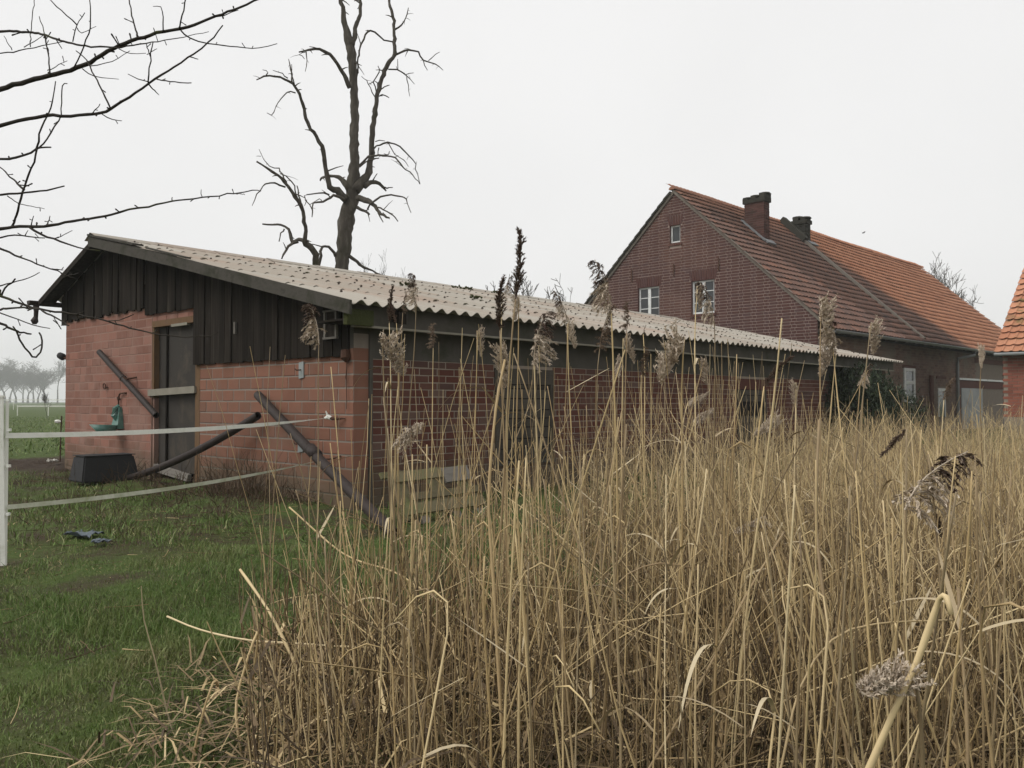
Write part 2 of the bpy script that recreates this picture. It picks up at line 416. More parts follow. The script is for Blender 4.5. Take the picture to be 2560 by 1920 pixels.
def tile_mat(name, root, dark_side):
    """clay pantiles; on the farmhouse the near bays are weathered dark and the far bays are younger and orange"""
    m, nt, b = newmat(name)
    pr = prand(nt)
    new = ramp(nt, [(.37, .16, .092, 0), (.44, .20, .115, .4), (.49, .235, .14, .75), (.30, .135, .082, 1)], pr)
    old = ramp(nt, [(.135, .078, .06, 0), (.17, .095, .072, .45), (.10, .066, .056, .8), (.21, .105, .072, 1)], pr)
    v = coords(nt, 'obj', root)
    n = noise(nt, v, .55, 5, .6); nf = noise(nt, v, 9, 5, .65)
    if dark_side:
        s = nt.nodes.new('ShaderNodeSeparateXYZ'); nt.links.new(v, s.inputs[0])
        # border of the weathered area: s = 7.6 at the ridge, about 12 at the eave; ridge courses stay red
        edge = math_(nt, 'ADD', math_(nt, 'MULTIPLY_ADD', s.outputs[1], -.95, 11.2), math_(nt, 'MULTIPLY_ADD', n, 2.4, -1.2))
        f = nt.nodes.new('ShaderNodeMapRange'); f.inputs[1].default_value = .7; f.inputs[2].default_value = -.5
        nt.links.new(math_(nt, 'SUBTRACT', s.outputs[0], edge), f.inputs[0])
        rd = nt.nodes.new('ShaderNodeMapRange'); rd.inputs[1].default_value = 4.6; rd.inputs[2].default_value = 3.9
        nt.links.new(math_(nt, 'MULTIPLY_ADD', n, 1.2, math_(nt, 'SUBTRACT', s.outputs[1], .6)), rd.inputs[0])
        fac = math_(nt, 'MULTIPLY', f.outputs[0], math_(nt, 'MULTIPLY_ADD', rd.outputs[0], .45, .55))
        c = mixc(nt, fac, new, old)
    else:
        fm = nt.nodes.new('ShaderNodeMapRange'); fm.inputs[1].default_value = .55; fm.inputs[2].default_value = .72; nt.links.new(noise(nt, v, 1.6, 5), fm.inputs[0])
        c = mixc(nt, fm.outputs[0], new, (.14, .12, .045))
    sp = nt.nodes.new('ShaderNodeMapRange'); sp.inputs[1].default_value = .62; sp.inputs[2].default_value = .8; nt.links.new(nf, sp.inputs[0])
    c = mixc(nt, math_(nt, 'MULTIPLY', sp.outputs[0], .5), c, (.16, .13, .09))
    setb(nt, b, c, .85, .2, nf, .3, .006)
    return m

# ------------------------------------------------------------------ ground and air
def hgt(x, y):
    x = np.asarray(x, float); y = np.asarray(y, float)
    near = np.clip((y + 4) / 6, 0, 1) * np.exp(-np.maximum(0, np.hypot(x, y) - 16) / 14)
    h = ((.040) * np.sin(x * 1.9 + 1.1 * np.sin(y * .8)) * np.sin(y * 1.5 + .6) + .026 * np.sin(x * 4.3 + y * 2.1) * np.sin(y * 3.7 - x * 1.3)) * near
    mud = np.exp(-(((x + 8.6) / 2.4) ** 2 + ((y - 14.3) / 1.6) ** 2))
    h = h + mud * .05 * (np.sin(x * 9.1 + 2 * np.sin(y * 5)) * np.sin(y * 8.3 + x * 2))
    return h - .012


def grid_axis(a, b, fine0, fine1, step):
    g = list(np.arange(fine0, fine1 + step / 2, step)); s = step
    lo = fine0; left = []
    while lo > a:
        s *= 1.35; lo -= s; left.append(max(lo, a))
    s = step; hi = fine1; right = []
    while hi < b:
        s *= 1.35; hi += s; right.append(min(hi, b))
    return np.array(left[::-1] + g + right)


gx = grid_axis(-900, 900, -14, 10, .12); gy = grid_axis(-120, 900, .5, 20, .12)
XX, YY = np.meshgrid(gx, gy)
GV = np.stack([XX, YY, hgt(XX, YY)], -1).reshape(-1, 3)
nx, ny = len(gx), len(gy)
gi = np.arange(nx * ny).reshape(ny, nx)
GF = np.stack([gi[:-1, :-1], gi[:-1, 1:], gi[1:, 1:], gi[1:, :-1]], -1).reshape(-1, 4)
tag(link('ground', npmesh('ground', GV, [GF], MT['ground'], True)), 'rough green meadow with patches of bare soil round the shed', None, None, 'structure')

# ------------------------------------------------------------------ shed (local axes: x = along the long side, y = along the gable to the left, z up)
SH_ROT = math.atan2(2280, 2060)
SHED = empty('brick_shed', (-1.605, 8.33, 0), SH_ROT)
tag(SHED, 'long low brick shed with corrugated roof and dark boarded gable', 'shed')
SHm = Matrix.Translation(SHED.location) @ Matrix.Rotation(SH_ROT, 4, 'Z')
def sw(s, t, z): return np.array(SHm @ Vector((s, t, z)))

ZE, ZR, ZL = 2.0, 3.47, 2.74           # heights of right eave, ridge, left eave
TE, TR, TL = -.40, 5.88, 8.06
SL, SLL = (ZR - ZE) / (TR - TE), (ZR - ZL) / (TL - TR)
def zroof(t): return ZE + (t - TE) * SL if t <= TR else ZR - (t - TR) * SLL
S0, S1 = -.30, 16.3
GW = 7.69

# wall cores = the mortar the bricks sit in
gw = MB().box(.005, .20, .0, 3.18, -.25, 1.75)
gw.build('mortar_bed', MT['mortar_grey'], SHED)['label'] = 'grey mortar joints right of the door'
MB().box(.004, .20, 4.55, GW, -.25, 2.60).build('mortar_bed', MT['mortar_pink'], SHED)['label'] = 'pinkish flush joints left of the door'
MB().box(.009, .20, 3.18, 4.55, 2.10, 2.60).build('door_lintel', MT['mortar_pink'], SHED)
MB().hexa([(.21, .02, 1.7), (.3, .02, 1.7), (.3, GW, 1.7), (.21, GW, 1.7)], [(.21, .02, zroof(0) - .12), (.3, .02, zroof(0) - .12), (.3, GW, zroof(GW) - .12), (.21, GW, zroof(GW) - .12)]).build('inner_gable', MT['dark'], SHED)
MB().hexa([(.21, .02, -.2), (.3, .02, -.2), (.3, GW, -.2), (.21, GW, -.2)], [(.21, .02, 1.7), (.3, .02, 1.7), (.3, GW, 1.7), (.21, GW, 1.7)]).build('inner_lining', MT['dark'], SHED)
SIDE_END = 15.9
MB().box(.235, SIDE_END, .006, .24, -.25, 1.50).build('side_mortar_bed', MT['mortar_old'], SHED)
MB().box(.0, SIDE_END, .004, .26, 1.502, 1.84).build('ring_beam', MT['concrete'], SHED)
MB().box(.192, .236, -.018, .1, -.2, 1.84).build('corner_strip', MT['concrete'], SHED)
MB().box(.2, SIDE_END, GW - .24, GW, -.25, 2.5).build('rear_wall', MT['hbrick_side'], SHED)
MB().hexa([(SIDE_END - .02, 0.26, -.2), (SIDE_END + .2, 0.0, -.2), (SIDE_END + .2, GW, -.2), (SIDE_END - .02, GW, -.2)], [(SIDE_END - .02, .26, zroof(.26) - .1), (SIDE_END + .2, 0, zroof(0) - .1), (SIDE_END + .2, GW, zroof(GW) - .1), (SIDE_END - .02, GW, zroof(GW) - .1)]).build('far_wall', MT['hbrick_side'], SHED)


def chamfer_box(mat, name, face='x'):
    """unit piece, front face chamfered: x depth 0..1 (front at 0), y 0..1, z 0..1"""
    c, cz = .025, .045
    v = [(0, c, cz), (0, 1 - c, cz), (0, 1 - c, 1 - cz), (0, c, 1 - cz), (.06, 0, 0), (.06, 1, 0), (.06, 1, 1), (.06, 0, 1), (1, 0, 0), (1, 1, 0), (1, 1, 1), (1, 0, 1)]
    f = [(3, 2, 1, 0), (0, 1, 5, 4), (1, 2, 6, 5), (2, 3, 7, 6), (3, 0, 4, 7), (4, 5, 9, 8), (5, 6, 10, 9), (6, 7, 11, 10), (7, 4, 8, 11)]
    if face == 'y':
        v = [(b_, a_, c_) for a_, b_, c_ in v]; f = [tuple(reversed(q)) for q in f]
    me = bpy.data.meshes.new(name); me.from_pydata(v, [], f); me.update(); me.materials.append(mat)
    return me


# hollow blocks on the gable, laid one by one
BL = chamfer_box(MT['block'], 'block'); BLO = chamfer_box(MT['block_old'], 'block')
def lay_block(me, t0, t1, z0, z1, dep=.12, pr=0.0):
    o = link('block', me, SHED, (pr, t0, z0), None, (dep, t1 - t0, z1 - z0))
    return o
zc = 1.47 + .1375 * 1
k = 0
while zc > -.12:
    z0, z1 = zc - .1375 + .007, zc - .006
    t = -.0015 if k % 2 == 0 else -.0015
    ln = .262 if k % 2 else .135
    while t < 3.17:
        t1 = min(t + ln - .010, 3.178)
        if 3.178 - t1 < .05: t1 = 3.178
        if t1 - t > .03:
            lay_block(BL, t, t1, z0 + random.uniform(-.001, .001), z1, .19 if t < .0 else .1, random.uniform(-.0015, .0025))
        t = t1 + .010; ln = .262
    zc -= .1375; k += 1
zc = 2.46; k = 0
while zc > -.1:
    z0, z1 = zc - .123 + .005, zc - .005
    t = GW - .0
    first = True
    while t > 4.58:
        ln = random.choice([.245, .25, .37, .37, .30, .20]) * (.5 if first and k % 2 else 1); first = False
        t1 = max(t - ln, 4.56)
        if t1 - 4.56 < .09: t1 = 4.56
        if z1 < 2.45: lay_block(BLO, t1 + .004, t - .004, z0, z1, .12, random.uniform(-.0005, .0035))
        t = t1
    zc -= .123; k += 1
for z0 in (2.105, 2.225):
    t = 3.22
    while t < 4.5:
        t1 = min(t + random.uniform(.25, .4), 4.53); lay_block(BLO, t, t1 - .008, z0 + .004, z0 + .116, .12, random.uniform(0, .003)); t = t1

# bricks of the long side: the 300 nearest singly, the rest joined
WINS = [(2.10, 3.18, .33, 1.46), (8.30, 9.42, .27, 1.46)]
BR = chamfer_box(MT['brick'], 'brick', 'y')
rows = []
zc = 1.50; k = 0
while zc > -.12:
    z0, z1 = zc - .079 + .005, zc - .005
    s = .238 - (.131 if k % 2 else 0)
    while s < SIDE_END:
        a, b_ = max(s + .005, .238), min(s + .262 - .005, SIDE_END)
        s += .262
        cut = [(a, b_)]
        for (w0, w1, q0, q1) in WINS:
            if z1 > q0 and z0 < q1:
                nc = []
                for (p, q) in cut:
                    if q <= w0 or p >= w1: nc.append((p, q))
                    else:
                        if p < w0: nc.append((p, w0 - .004))
                        if q > w1: nc.append((w1 + .004, q))
                cut = nc
        for (p, q) in cut:
            if q - p > .02: rows.append((p, q, z0, z1))
    zc -= .079; k += 1
rows.sort(key=lambda r: r[0] - (0 if r[2] > .15 else -6))
rest = MB()
for i, (p, q, z0, z1) in enumerate(rows):
    pr = random.uniform(-.001, .0035)
    j = random.uniform(-.0025, .0025)
    if i < 300:
        link('brick', BR, SHED, (p, pr, z0 + j), None, (q - p, .09, z1 - z0))
    else:
        rest.box(p, q, pr, .05, z0 + j, z1 + j)
o = rest.build('far_brickwork', MT['brick'], SHED); o['kind'] = 'stuff'

# boarded-up windows in the long side
for wi, (w0, w1, q0, q1) in enumerate(WINS):
    fr = empty('boarded_window'); fr.parent = SHED
    MB().box(w0, w1, .0, .2, q0, q1).build('reveal', MT['dark'], fr)
    MB().box(w0 - .02, w1 + .02, -.012, .05, q1 - .19, q1 - .002).build('lintel', MT['window_wood'] if wi == 0 else MT['red_wood'], fr)
    MB().box(w0 - .01, w0 + .07, -.020, .05, q0, q1 - .192).build('side_post', MT['window_wood'], fr)
    MB().box(w1 - .07, w1 + .01, -.020, .05, q0, q1 - .192).build('side_post', MT['window_wood'], fr)
    MB().box(w0 - .03, w1 + .03, -.03, .05, q0 - .05, q0 - .002).build('sill', MT['concrete'], fr)
    z = q0 + .01
    while z < q1 - .24:
        hh = random.uniform(.10, .15); y = random.uniform(-.012, -.002)
        if wi == 1 and .75 < z < .95: z += hh; continue
        MB().box(w0 + .072, w1 - .072, y, y + .025, z, min(z + hh - .012, q1 - .2)).build('plank', MT['window_wood'], fr)
        z += hh
# door: frame posts, panels, cross bar, threshold
door = empty('door'); door.parent = SHED
MB().box(.085, .11, 4.20, 4.50, .14, 1.17).build('panel', MT['door'], door)
MB().box(.085, .11, 4.20, 4.50, 1.18, 2.08).build('panel', MT['door'], door)
MB().box(.062, .092, 3.78, 4.165, .13, 1.17).build('panel', MT['door'], door)
MB().box(.058, .088, 3.30, 3.77, .12, 1.17).build('panel', MT['door'], door)
MB().box(.060, .092, 3.30, 4.165, 1.19, 2.08).build('panel', MT['door'], door)
MB().box(.035, .07, 4.165, 4.195, .12, 2.07).build('cover_strip', MT['dark_board'], door)
MB().box(.0, .15, 3.18, 3.30, .0, 2.10).build('frame_post', MT['frame_wood'], SHED)
MB().box(.01, .15, 4.50, 4.56, 1.1, 2.10).build('frame_post', MT['frame_wood'], SHED)
MB().box(.02, .15, 4.50, 4.56, -.1, 1.1).build('jamb', MT['mortar_pink'], SHED)
MB().box(-.014, .06, 3.26, 4.52, 2.075, 2.16).build('head_board', MT['frame_wood'], SHED)
MB().box(-.018, .03, 3.5, 3.95, 2.05, 2.085).build('head_strip', MT['bar_wood'], SHED)
MB().hexa([(-.03, 3.27, 1.165), (.03, 3.27, 1.165), (.03, 4.6, 1.13), (-.03, 4.6, 1.13)], [(-.03, 3.27, 1.255), (.03, 3.27, 1.255), (.03, 4.6, 1.22), (-.03, 4.6, 1.22)]).build('cross_bar', MT['bar_wood'], SHED)
MB().hexa([(.0, 3.5, .02), (.05, 3.5, .02), (.05, 4.48, .10), (.0, 4.48, .10)], [(.01, 3.5, .11), (.06, 3.5, .11), (.06, 4.48, .20), (.01, 4.48, .20)]).build('threshold_board', MT['grey_wood'], SHED)
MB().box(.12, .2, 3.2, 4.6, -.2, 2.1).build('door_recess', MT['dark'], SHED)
MB().box(-.012, .0, 3.19, 3.22, 1.75, 2.0).build('hinge_plate', MT['bar_wood'], SHED)

# vertical boards on the gable, one by one
t = .06
while t < GW + .09:
    wd = random.uniform(.105, .15)
    t1 = t + wd
    if t < 3.18: zb = 1.525 + random.uniform(-.012, .012)
    elif t < 4.72: zb = 2.255 + random.uniform(-.006, .006)
    else: zb = 2.355 + random.uniform(-.025, .025)
    if t > GW - .08: zb = 2.30
    pr = -.022 - (.018 if random.random() < .45 else 0) - random.uniform(0, .006)
    za, zb2 = zroof(t) - .06, zroof(t1) - .06
    lean = random.uniform(-.004, .004)
    dz = random.uniform(-.008, .008)
    MB().hexa([(pr, t + .003 + lean, zb), (pr + .022, t + .003 + lean, zb), (pr + .022, t1 - .003 + lean, zb + dz), (pr, t1 - .003 + lean, zb + dz)],
              [(pr, t + .003, za), (pr + .022, t + .003, za), (pr + .022, t1 - .003, zb2), (pr, t1 - .003, zb2)]).build('siding_board', MT['dark_board'], SHED)
    t = t1
MB().box(-.02, .9, GW + .01, GW + .035, 2.30, 2.72).build('corner_board', MT['dark_board'], SHED)
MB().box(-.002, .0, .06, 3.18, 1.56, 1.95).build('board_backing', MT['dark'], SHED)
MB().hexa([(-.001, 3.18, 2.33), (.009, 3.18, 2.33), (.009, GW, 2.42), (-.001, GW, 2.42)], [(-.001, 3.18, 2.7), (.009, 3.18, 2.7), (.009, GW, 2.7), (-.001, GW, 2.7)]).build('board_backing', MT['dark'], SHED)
# small framed hatch near the right end of the boards
hb = MB(); hb.box(-.075, -.05, .19, .215, 1.72, 1.98); hb.box(-.075, -.05, .385, .41, 1.72, 1.98); hb.box(-.08, -.05, .18, .42, 1.70, 1.722); hb.box(-.08, -.05, .18, .42, 1.98, 2.0)
hb.build('hatch_frame', MT['grey_wood'], SHED)
MB().box(-.055, -.045, .215, .385, 1.722, 1.98).build('hatch_panel', MT['dark_board'], SHED)
MB().box(-.075, -.05, 2.20, 2.225, 1.86, 2.0).build('wall_clip', MT['grey_wood'], SHED)

# roof: corrugated sheets one by one
ANG = math.atan(SL); SLEN = (TR - TE) / math.cos(ANG)
NROW, PITCHW = 5, .1764
ROWL = (SLEN + .04) / NROW
def sheet_mesh(nw, ln):
    n = nw * 8; th = .007; x = np.linspace(0, nw * PITCHW - .002, n + 1); zz = .024 * np.cos(x / PITCHW * 2 * math.pi + math.pi)
    ys = [0, ln]
    v = []; f = []
    for y in ys:
        v += [(a, y, b_) for a, b_ in zip(x, zz)]
    for y in ys:
        v += [(a, y, b_ - th) for a, b_ in zip(x, zz)]
    q = n + 1
    for i in range(n):
        f.append((i, i + 1, q + i + 1, q + i)); f.append((2 * q + i, 3 * q + i, 3 * q + i + 1, 2 * q + i + 1))
        f.append((i, 2 * q + i, 2 * q + i + 1, i + 1)); f.append((q + i, q + i + 1, 3 * q + i + 1, 3 * q + i))
    f.append((0, q, 3 * q, 2 * q)); f.append((n, 2 * q + n, 3 * q + n, q + n))
    me = bpy.data.meshes.new('roof_sheet'); me.from_pydata(v, [], f); me.update(); me.materials.append(MT['sheet'])
    return me
SHEET, SHEET4 = sheet_mesh(5, ROWL + .05), sheet_mesh(4, ROWL + .05)
ncol = 19
bolts = MB(); lap_shades = MB()
def cap(mb, s, t, z, r, h):
    n = 6; v = [(s + r * math.cos(i * math.pi / 3), t + r * math.sin(i * math.pi / 3), z) for i in range(n)] + [(s + .6 * r * math.cos(i * math.pi / 3), t + .6 * r * math.sin(i * math.pi / 3), z + h) for i in range(n)]
    mb.add(v, [(i, (i + 1) % n, n + (i + 1) % n, n + i) for i in range(n)] + [tuple(n + i for i in range(n))])
for r_ in range(NROW):
    for c_ in range(ncol):
        y0 = r_ * ROWL + random.uniform(-.012, .012)
        lift = .011
        tt, zz = TE + y0 * math.cos(ANG), ZE + y0 * math.sin(ANG)
        link('roof_sheet', SHEET if c_ < ncol - 1 else SHEET4, SHED, (S0 + c_ * 5 * PITCHW, tt, zz + lift + random.uniform(0, .004)), (ANG - .010 + random.uniform(-.001, .001), random.uniform(-.002, .002), 0))
        for q in ((1, .12), (3, .12), (2, .62), (4, .62)):
            s = S0 + (c_ * 5 + q[0] + .5) * PITCHW
            if s > S1 or random.random() < .38: continue
            yy = y0 + q[1] * ROWL + random.uniform(-.03, .03)
            cap(bolts, s, TE + yy * math.cos(ANG), ZE + yy * math.sin(ANG) + .031, .017, .020)
        for q in range(5):          # dark crescents that imitate the shadows at the sheet laps
            if r_ and random.random() < .13:
                s = S0 + (c_ * 5 + q + .5) * PITCHW; ww = random.uniform(.04, .06)
                tb, zb = tt - .010, zz + .024
                pts = [(s + ww * math.sin(a), tb - .012 * math.cos(a), zb - .016 * (1 - math.cos(a)) + .012) for a in np.linspace(-1.2, 1.2, 6)]
                lap_shades.tube(pts, [.003, .005, .006, .006, .005, .003], 4)
o = bolts.build('roof_bolts', MT['bolt'], SHED); o['kind'] = 'stuff'
o = lap_shades.build('lap_shadow_arcs', MT['moss'], SHED); o['kind'] = 'stuff'  # lap shadows drawn as dark arcs, not growth
# left slope (seen only from below and at its edge)
nW = 94; xs = np.linspace(S0, S0 + nW * PITCHW, nW * 4 + 1); zc_ = .024 * np.cos((xs - S0) / PITCHW * 2 * math.pi + math.pi)
lv = [(x, TL, ZL + c_) for x, c_ in zip(xs, zc_)] + [(x, TR - .02, ZR + c_) for x, c_ in zip(xs, zc_)] + [(x, TL, ZL + c_ - .008) for x, c_ in zip(xs, zc_)] + [(x, TR - .02, ZR + c_ - .008) for x, c_ in zip(xs, zc_)]
q = len(xs); lf = []
for i in range(q - 1):
    lf += [(i, q + i, q + i + 1, i + 1), (2 * q + i, 2 * q + i + 1, 3 * q + i + 1, 3 * q + i), (i, i + 1, 2 * q + i + 1, 2 * q + i)]
lf.append((0, 2 * q, 3 * q, q))
MB().add(lv, lf).build('rear_roof_sheet', MT['sheet'], SHED)
# ridge capping pieces
c_ = S0 - .03
while c_ < S1 - .3:
    e = min(c_ + 1.0, S1)
    j = random.uniform(0, .008)
    MB().add([(c_, TR - .20, ZR - .20 * SL + .030 + j), (e, TR - .20, ZR - .20 * SL + .024 + j), (e, TR, ZR + .052 + j), (c_, TR, ZR + .058 + j), (e, TR + .2, ZR - .2 * SLL + .03), (c_, TR + .2, ZR - .2 * SLL + .03),
              (c_, TR - .20, ZR - .20 * SL + .018 + j), (e, TR - .20, ZR - .20 * SL + .012 + j)], [(0, 1, 2, 3), (3, 2, 4, 5), (0, 6, 7, 1)]).build('ridge_cap', MT['sheet'], SHED)
    c_ = e - .03
# barge boards, fascia, rafters
def slope_board(name, t0, t1, s0, s1, up, dn, mat, zf=zroof):
    a, b_ = zf(t0), zf(t1)
    return MB().hexa([(s0, t0, a - dn), (s1, t0, a - dn), (s1, t1, b_ - dn), (s0, t1, b_ - dn)], [(s0, t0, a + up), (s1, t0, a + up), (s1, t1, b_ + up), (s0, t1, b_ + up)]).build(name, mat, SHED)
slope_board('barge_board', TE + .02, 3.2, S0 - .035, S0 - .005, .022, .115, MT['barge'])
slope_board('barge_board', 3.2, TR + .06, S0 - .033, S0 - .003, .030, .112, MT['barge'])
slope_board('verge_cap', TR - 1.5, TR + .05, S0 - .05, S0 + .10, .062, -.036, MT['barge'])
slope_board('verge_cap', 2.9, 4.0, S0 - .045, S0 + .03, .050, -.030, MT['barge'])
slope_board('barge_board', TR + .07, TL - .02, S0 + .0, S0 + .03, -.03, .12, MT['dark_board'])
slope_board('soffit_board', .0, TR - .05, S0 - .0, -.05, -.055, .075, MT['dark_board'])
slope_board('soffit_board', TR + .05, TL - .05, S0 - .0, -.05, -.045, .065, MT['dark_board'])
slope_board('rafter', TE + .05, TR - .1, .3, .4, -.05, .17, MT['dark_board'])
ZF = 1.80
MB().box(S0 + .02, S1 - .35, -.235, -.205, ZF + .012, 2.028).build('fascia_board', MT['concrete'], SHED)
MB().box(S0 + .12, S1 - .36, -.262, -.20, ZF - .012, ZF + .010).build('drip_rail', MT['bar_wood'], SHED)
MB().box(S0 - .0, S0 + .32, -.30, -.24, 1.80, 1.955).build('rafter_end', MT['moss'], SHED)
MB().box(S0 + .02, S1 - .4, -.20, .24, 1.845, 1.865).build('eave_soffit', MT['dark_board'], SHED)
# left gutter with its loose outlet
gt = MB()
prof = [(TL + .02 + .07 + .07 * math.cos(a), ZL - .03 - .07 * math.sin(a)) for a in np.linspace(0, math.pi, 9)]
gv = [(S0 - .12, a, b_) for a, b_ in prof] + [(S1, a, b_) for a, b_ in prof] + [(S0 - .12, a, b_ - .006) for a, b_ in prof] + [(S1, a, b_ - .006) for a, b_ in prof]
gt.add(gv, [(i, i + 1, 9 + i + 1, 9 + i) for i in range(8)] + [(18 + i, 27 + i, 27 + i + 1, 18 + i + 1) for i in range(8)] + [tuple(range(9))])
g = gt.build('gutter', MT['brown_pipe'], SHED)
MB().tube([(S0 + .0, TL + .09, ZL - .09), (S0 + .0, TL + .09, ZL - .2), (S0, TL + .10, ZL - .30)], [.05, .036, .034], 10).tube([(S0, TL + .10, ZL - .29), (S0 - .02, TL + .10, ZL - .36), (S0 - .02, TL + .1, ZL - .41)], [.034, .06, .03], 10).build('outlet', MT['brown_pipe'], g)
# cable and pulley at the near corner
MB().tube([(-.02, .10, 1.58), (-.025, .09, 1.50), (-.02, .08, 1.46)], [.05, .055, .02], 8).tube([(-.02, .085, 1.48), (-.018, .09, 1.25), (-.02, .08, 1.05), (-.02, .085, .98)], .004, 5).build('hanging_cable', MT['iron'], SHED)
MB().tube([(-.005, .105, 1.46), (-.012, .11, 1.3), (-.008, .1, 1.25)], .003, 4).build('cable_end', MT['iron'], SHED)
# debris on the roof
rd = random.Random(3)
for (s, t, sz) in ((6.6, 5.2, .16), (6.9, 5.3, .1), (3.6, 3.4, .12), (7.9, 5.4, .12), (4.2, 2.4, .09)):
    mb = MB()
    for i in range(14):
        p = np.array([s, t, zroof(t) + .04]) + np.array([rd.uniform(-sz, sz), rd.uniform(-sz, sz) * .6, rd.uniform(0, .03)])
        mb.tube([p, p + np.array([rd.uniform(-.05, .05), rd.uniform(-.05, .05), .02])], [.02, .012], 5)
    o = mb.build('roof_debris', MT['moss'])
    o.matrix_world = SHm
    tag(o, {6.6: 'largest dark lump of moss and twigs on the roof, near the dead trunk', 6.9: 'small moss lump beside the largest one on the roof', 3.6: 'dark moss clod on the roof halfway up the near end', 7.9: 'flat moss lump close under the roof ridge', 4.2: 'small moss clod low on the corrugated roof'}[s], 'moss', 'moss lumps on the roof')

# ------------------------------------------------------------------ things on and by the gable (placed in shed axes)
def shed_thing(name, label, cat, group=None):
    o = empty(name, SHED.location, SH_ROT); tag(o, label, cat, group); return o
def pipe_thing(name, pts, r, label, group, collar=None):
    mb = MB(); pts = np.array(pts, float); n = 14
    k = len(pts); rr = np.full(k, r)
    mb.tube(pts, rr, n, cap=False); mb.tube(pts[::-1], rr * .90, n, cap=False)
    for e, q in ((0, 1), (k - 1, -1)):                      # wall thickness at the ends
        pass
    o = shed_thing(name, label, 'pipe', group)
    mb.build('tube', MT['brown_pipe'], o, True)
    if collar:
        a, b_ = np.array(collar[0]), np.array(collar[1]); MB().tube([a, b_], r * 1.14, n).build('socket', MT['brown_pipe'], o, True)
    return o
a, b_ = np.array((-.08, 6.13, 1.80)), np.array((-.12, 4.13, .87))
pipe_thing('drainpipe', [a, b_], .042, 'straight brown plastic drainpipe slanting across the wall left of the door', 'brown drainpipes at the gable', (a * .56 + b_ * .44, a * .545 + b_ * .455))
MB().tube([(0.01, 5.02, 1.40), (-.13, 5.06, 1.37), (-.15, 5.1, 1.40)], .012, 6).build('wall_hook', MT['iron'], SHED)
pts = []
A, B, Cc = np.array((-.10, 1.62, .90)), np.array((-.35, 2.9, .30)), np.array((-.42, 4.40, .02))
for u in np.linspace(0, 1, 12): pts.append((1 - u) ** 2 * A + 2 * u * (1 - u) * B + u * u * Cc)
pipe_thing('drainpipe', pts, .045, 'sagging brown drainpipe running down to the ground below the door', 'brown drainpipes at the gable')
inv = SHm.inverted()
e0 = np.array(inv @ Vector(gnd(985, 1335, .03)))
a = np.array((-.07, 1.68, 1.13)); 
pipe_thing('drainpipe', [a, a * .5 + e0 * .5 + np.array((0, 0, -.02)), e0], .050, 'longest brown drainpipe leaning from the wall down into the reeds', 'brown drainpipes at the gable', (a * .52 + e0 * .48, a * .47 + e0 * .53))

dk = shed_thing('drinking_bowl', 'small green enamel animal drinking bowl on the wall left of the door', 'drinking bowl')
mb = MB()
rim = []; bot = []
for i in range(14):
    an = 2 * math.pi * i / 14
    rim.append((-.23 + .20 * math.cos(an), 5.55 + .17 * math.sin(an), .72 + .035 * math.cos(an) * (-1) * .3))
    bot.append((-.19 + .10 * math.cos(an), 5.55 + .09 * math.sin(an), .58))
ins = [(-.23 + .18 * math.cos(2 * math.pi * i / 14), 5.55 + .15 * math.sin(2 * math.pi * i / 14), .715) for i in range(14)]
inb = [(-.19 + .09 * math.cos(2 * math.pi * i / 14), 5.55 + .08 * math.sin(2 * math.pi * i / 14), .62) for i in range(14)]
v = rim + bot + ins + inb
f = [(i, (i + 1) % 14, 14 + (i + 1) % 14, 14 + i) for i in range(14)] + [(i, 28 + i, 28 + (i + 1) % 14, (i + 1) % 14) for i in range(14)] + [(28 + i, 42 + i, 42 + (i + 1) % 14, 28 + (i + 1) % 14) for i in range(14)] + [tuple(14 + i for i in range(14)), tuple(42 + i for i in reversed(range(14)))]
mb.add(v, f); mb.build('bowl', MT['green_enamel'], dk, True)
MB().hexa([(-.09, 5.43, .66), (-.0, 5.43, .66), (-.0, 5.67, .66), (-.09, 5.67, .66)], [(-.04, 5.49, .97), (-.0, 5.49, .97), (-.0, 5.61, .97), (-.04, 5.61, .97)]).tube([(-.03, 5.55, .78), (-.09, 5.55, .86), (-.08, 5.55, .95), (-.02, 5.55, .99)], [.04, .045, .04, .03], 8).build('back_plate', MT['green_enamel'], dk)
MB().tube([(-.03, 5.55, .98), (-.03, 5.55, 1.12), (-.03, 5.50, 1.17), (-.02, 5.36, 1.18), (.01, 5.34, 1.18)], .012, 7).tube([(-.03, 5.54, 1.08), (-.03, 5.56, 1.12)], .022, 7).build('supply_pipe', MT['iron'], dk)
ring = shed_thing('iron_ring', 'rusty iron tether ring on the pink block wall', 'ring')
MB().tube([(-.03 - .004 * math.sin(a_), 6.06 + .042 * math.cos(a_), 1.285 + .042 * math.sin(a_)) for a_ in np.linspace(0, 2 * math.pi, 15)], .008, 6).tube([(.01, 5.99, 1.26), (-.04, 6.02, 1.27)], .013, 6).build('ring', MT['iron'], ring)
for t_, z_, lb in ((.91, 1.40, 'small grey fixing plate on the blocks just under the dark boards'), (.92, .60, 'small grey fixing plate low on the blocks behind the long drainpipe')):
    o = shed_thing('wall_plate', lb, 'plate', 'grey fixing plates')
    MB().hexa([(-.012, t_ - .045, z_ - .085), (.0, t_ - .045, z_ - .085), (.0, t_ + .045, z_ - .095), (-.012, t_ + .045, z_ - .095)], [(-.012, t_ - .045, z_ + .09), (0, t_ - .045, z_ + .09), (0, t_ + .045, z_ + .08), (-.012, t_ + .045, z_ + .08)]).build('plate', MT['grey_plate'], o)
    MB().tube([(-.01, t_, z_), (-.06, t_ + .01, z_ - .005), (-.07, t_ + .03, z_ + .01)], .007, 6).build('hook', MT['iron'], o)
ki = shed_thing('wall_lamp', 'small black knob on a wire arm at the far wall corner', 'lamp')
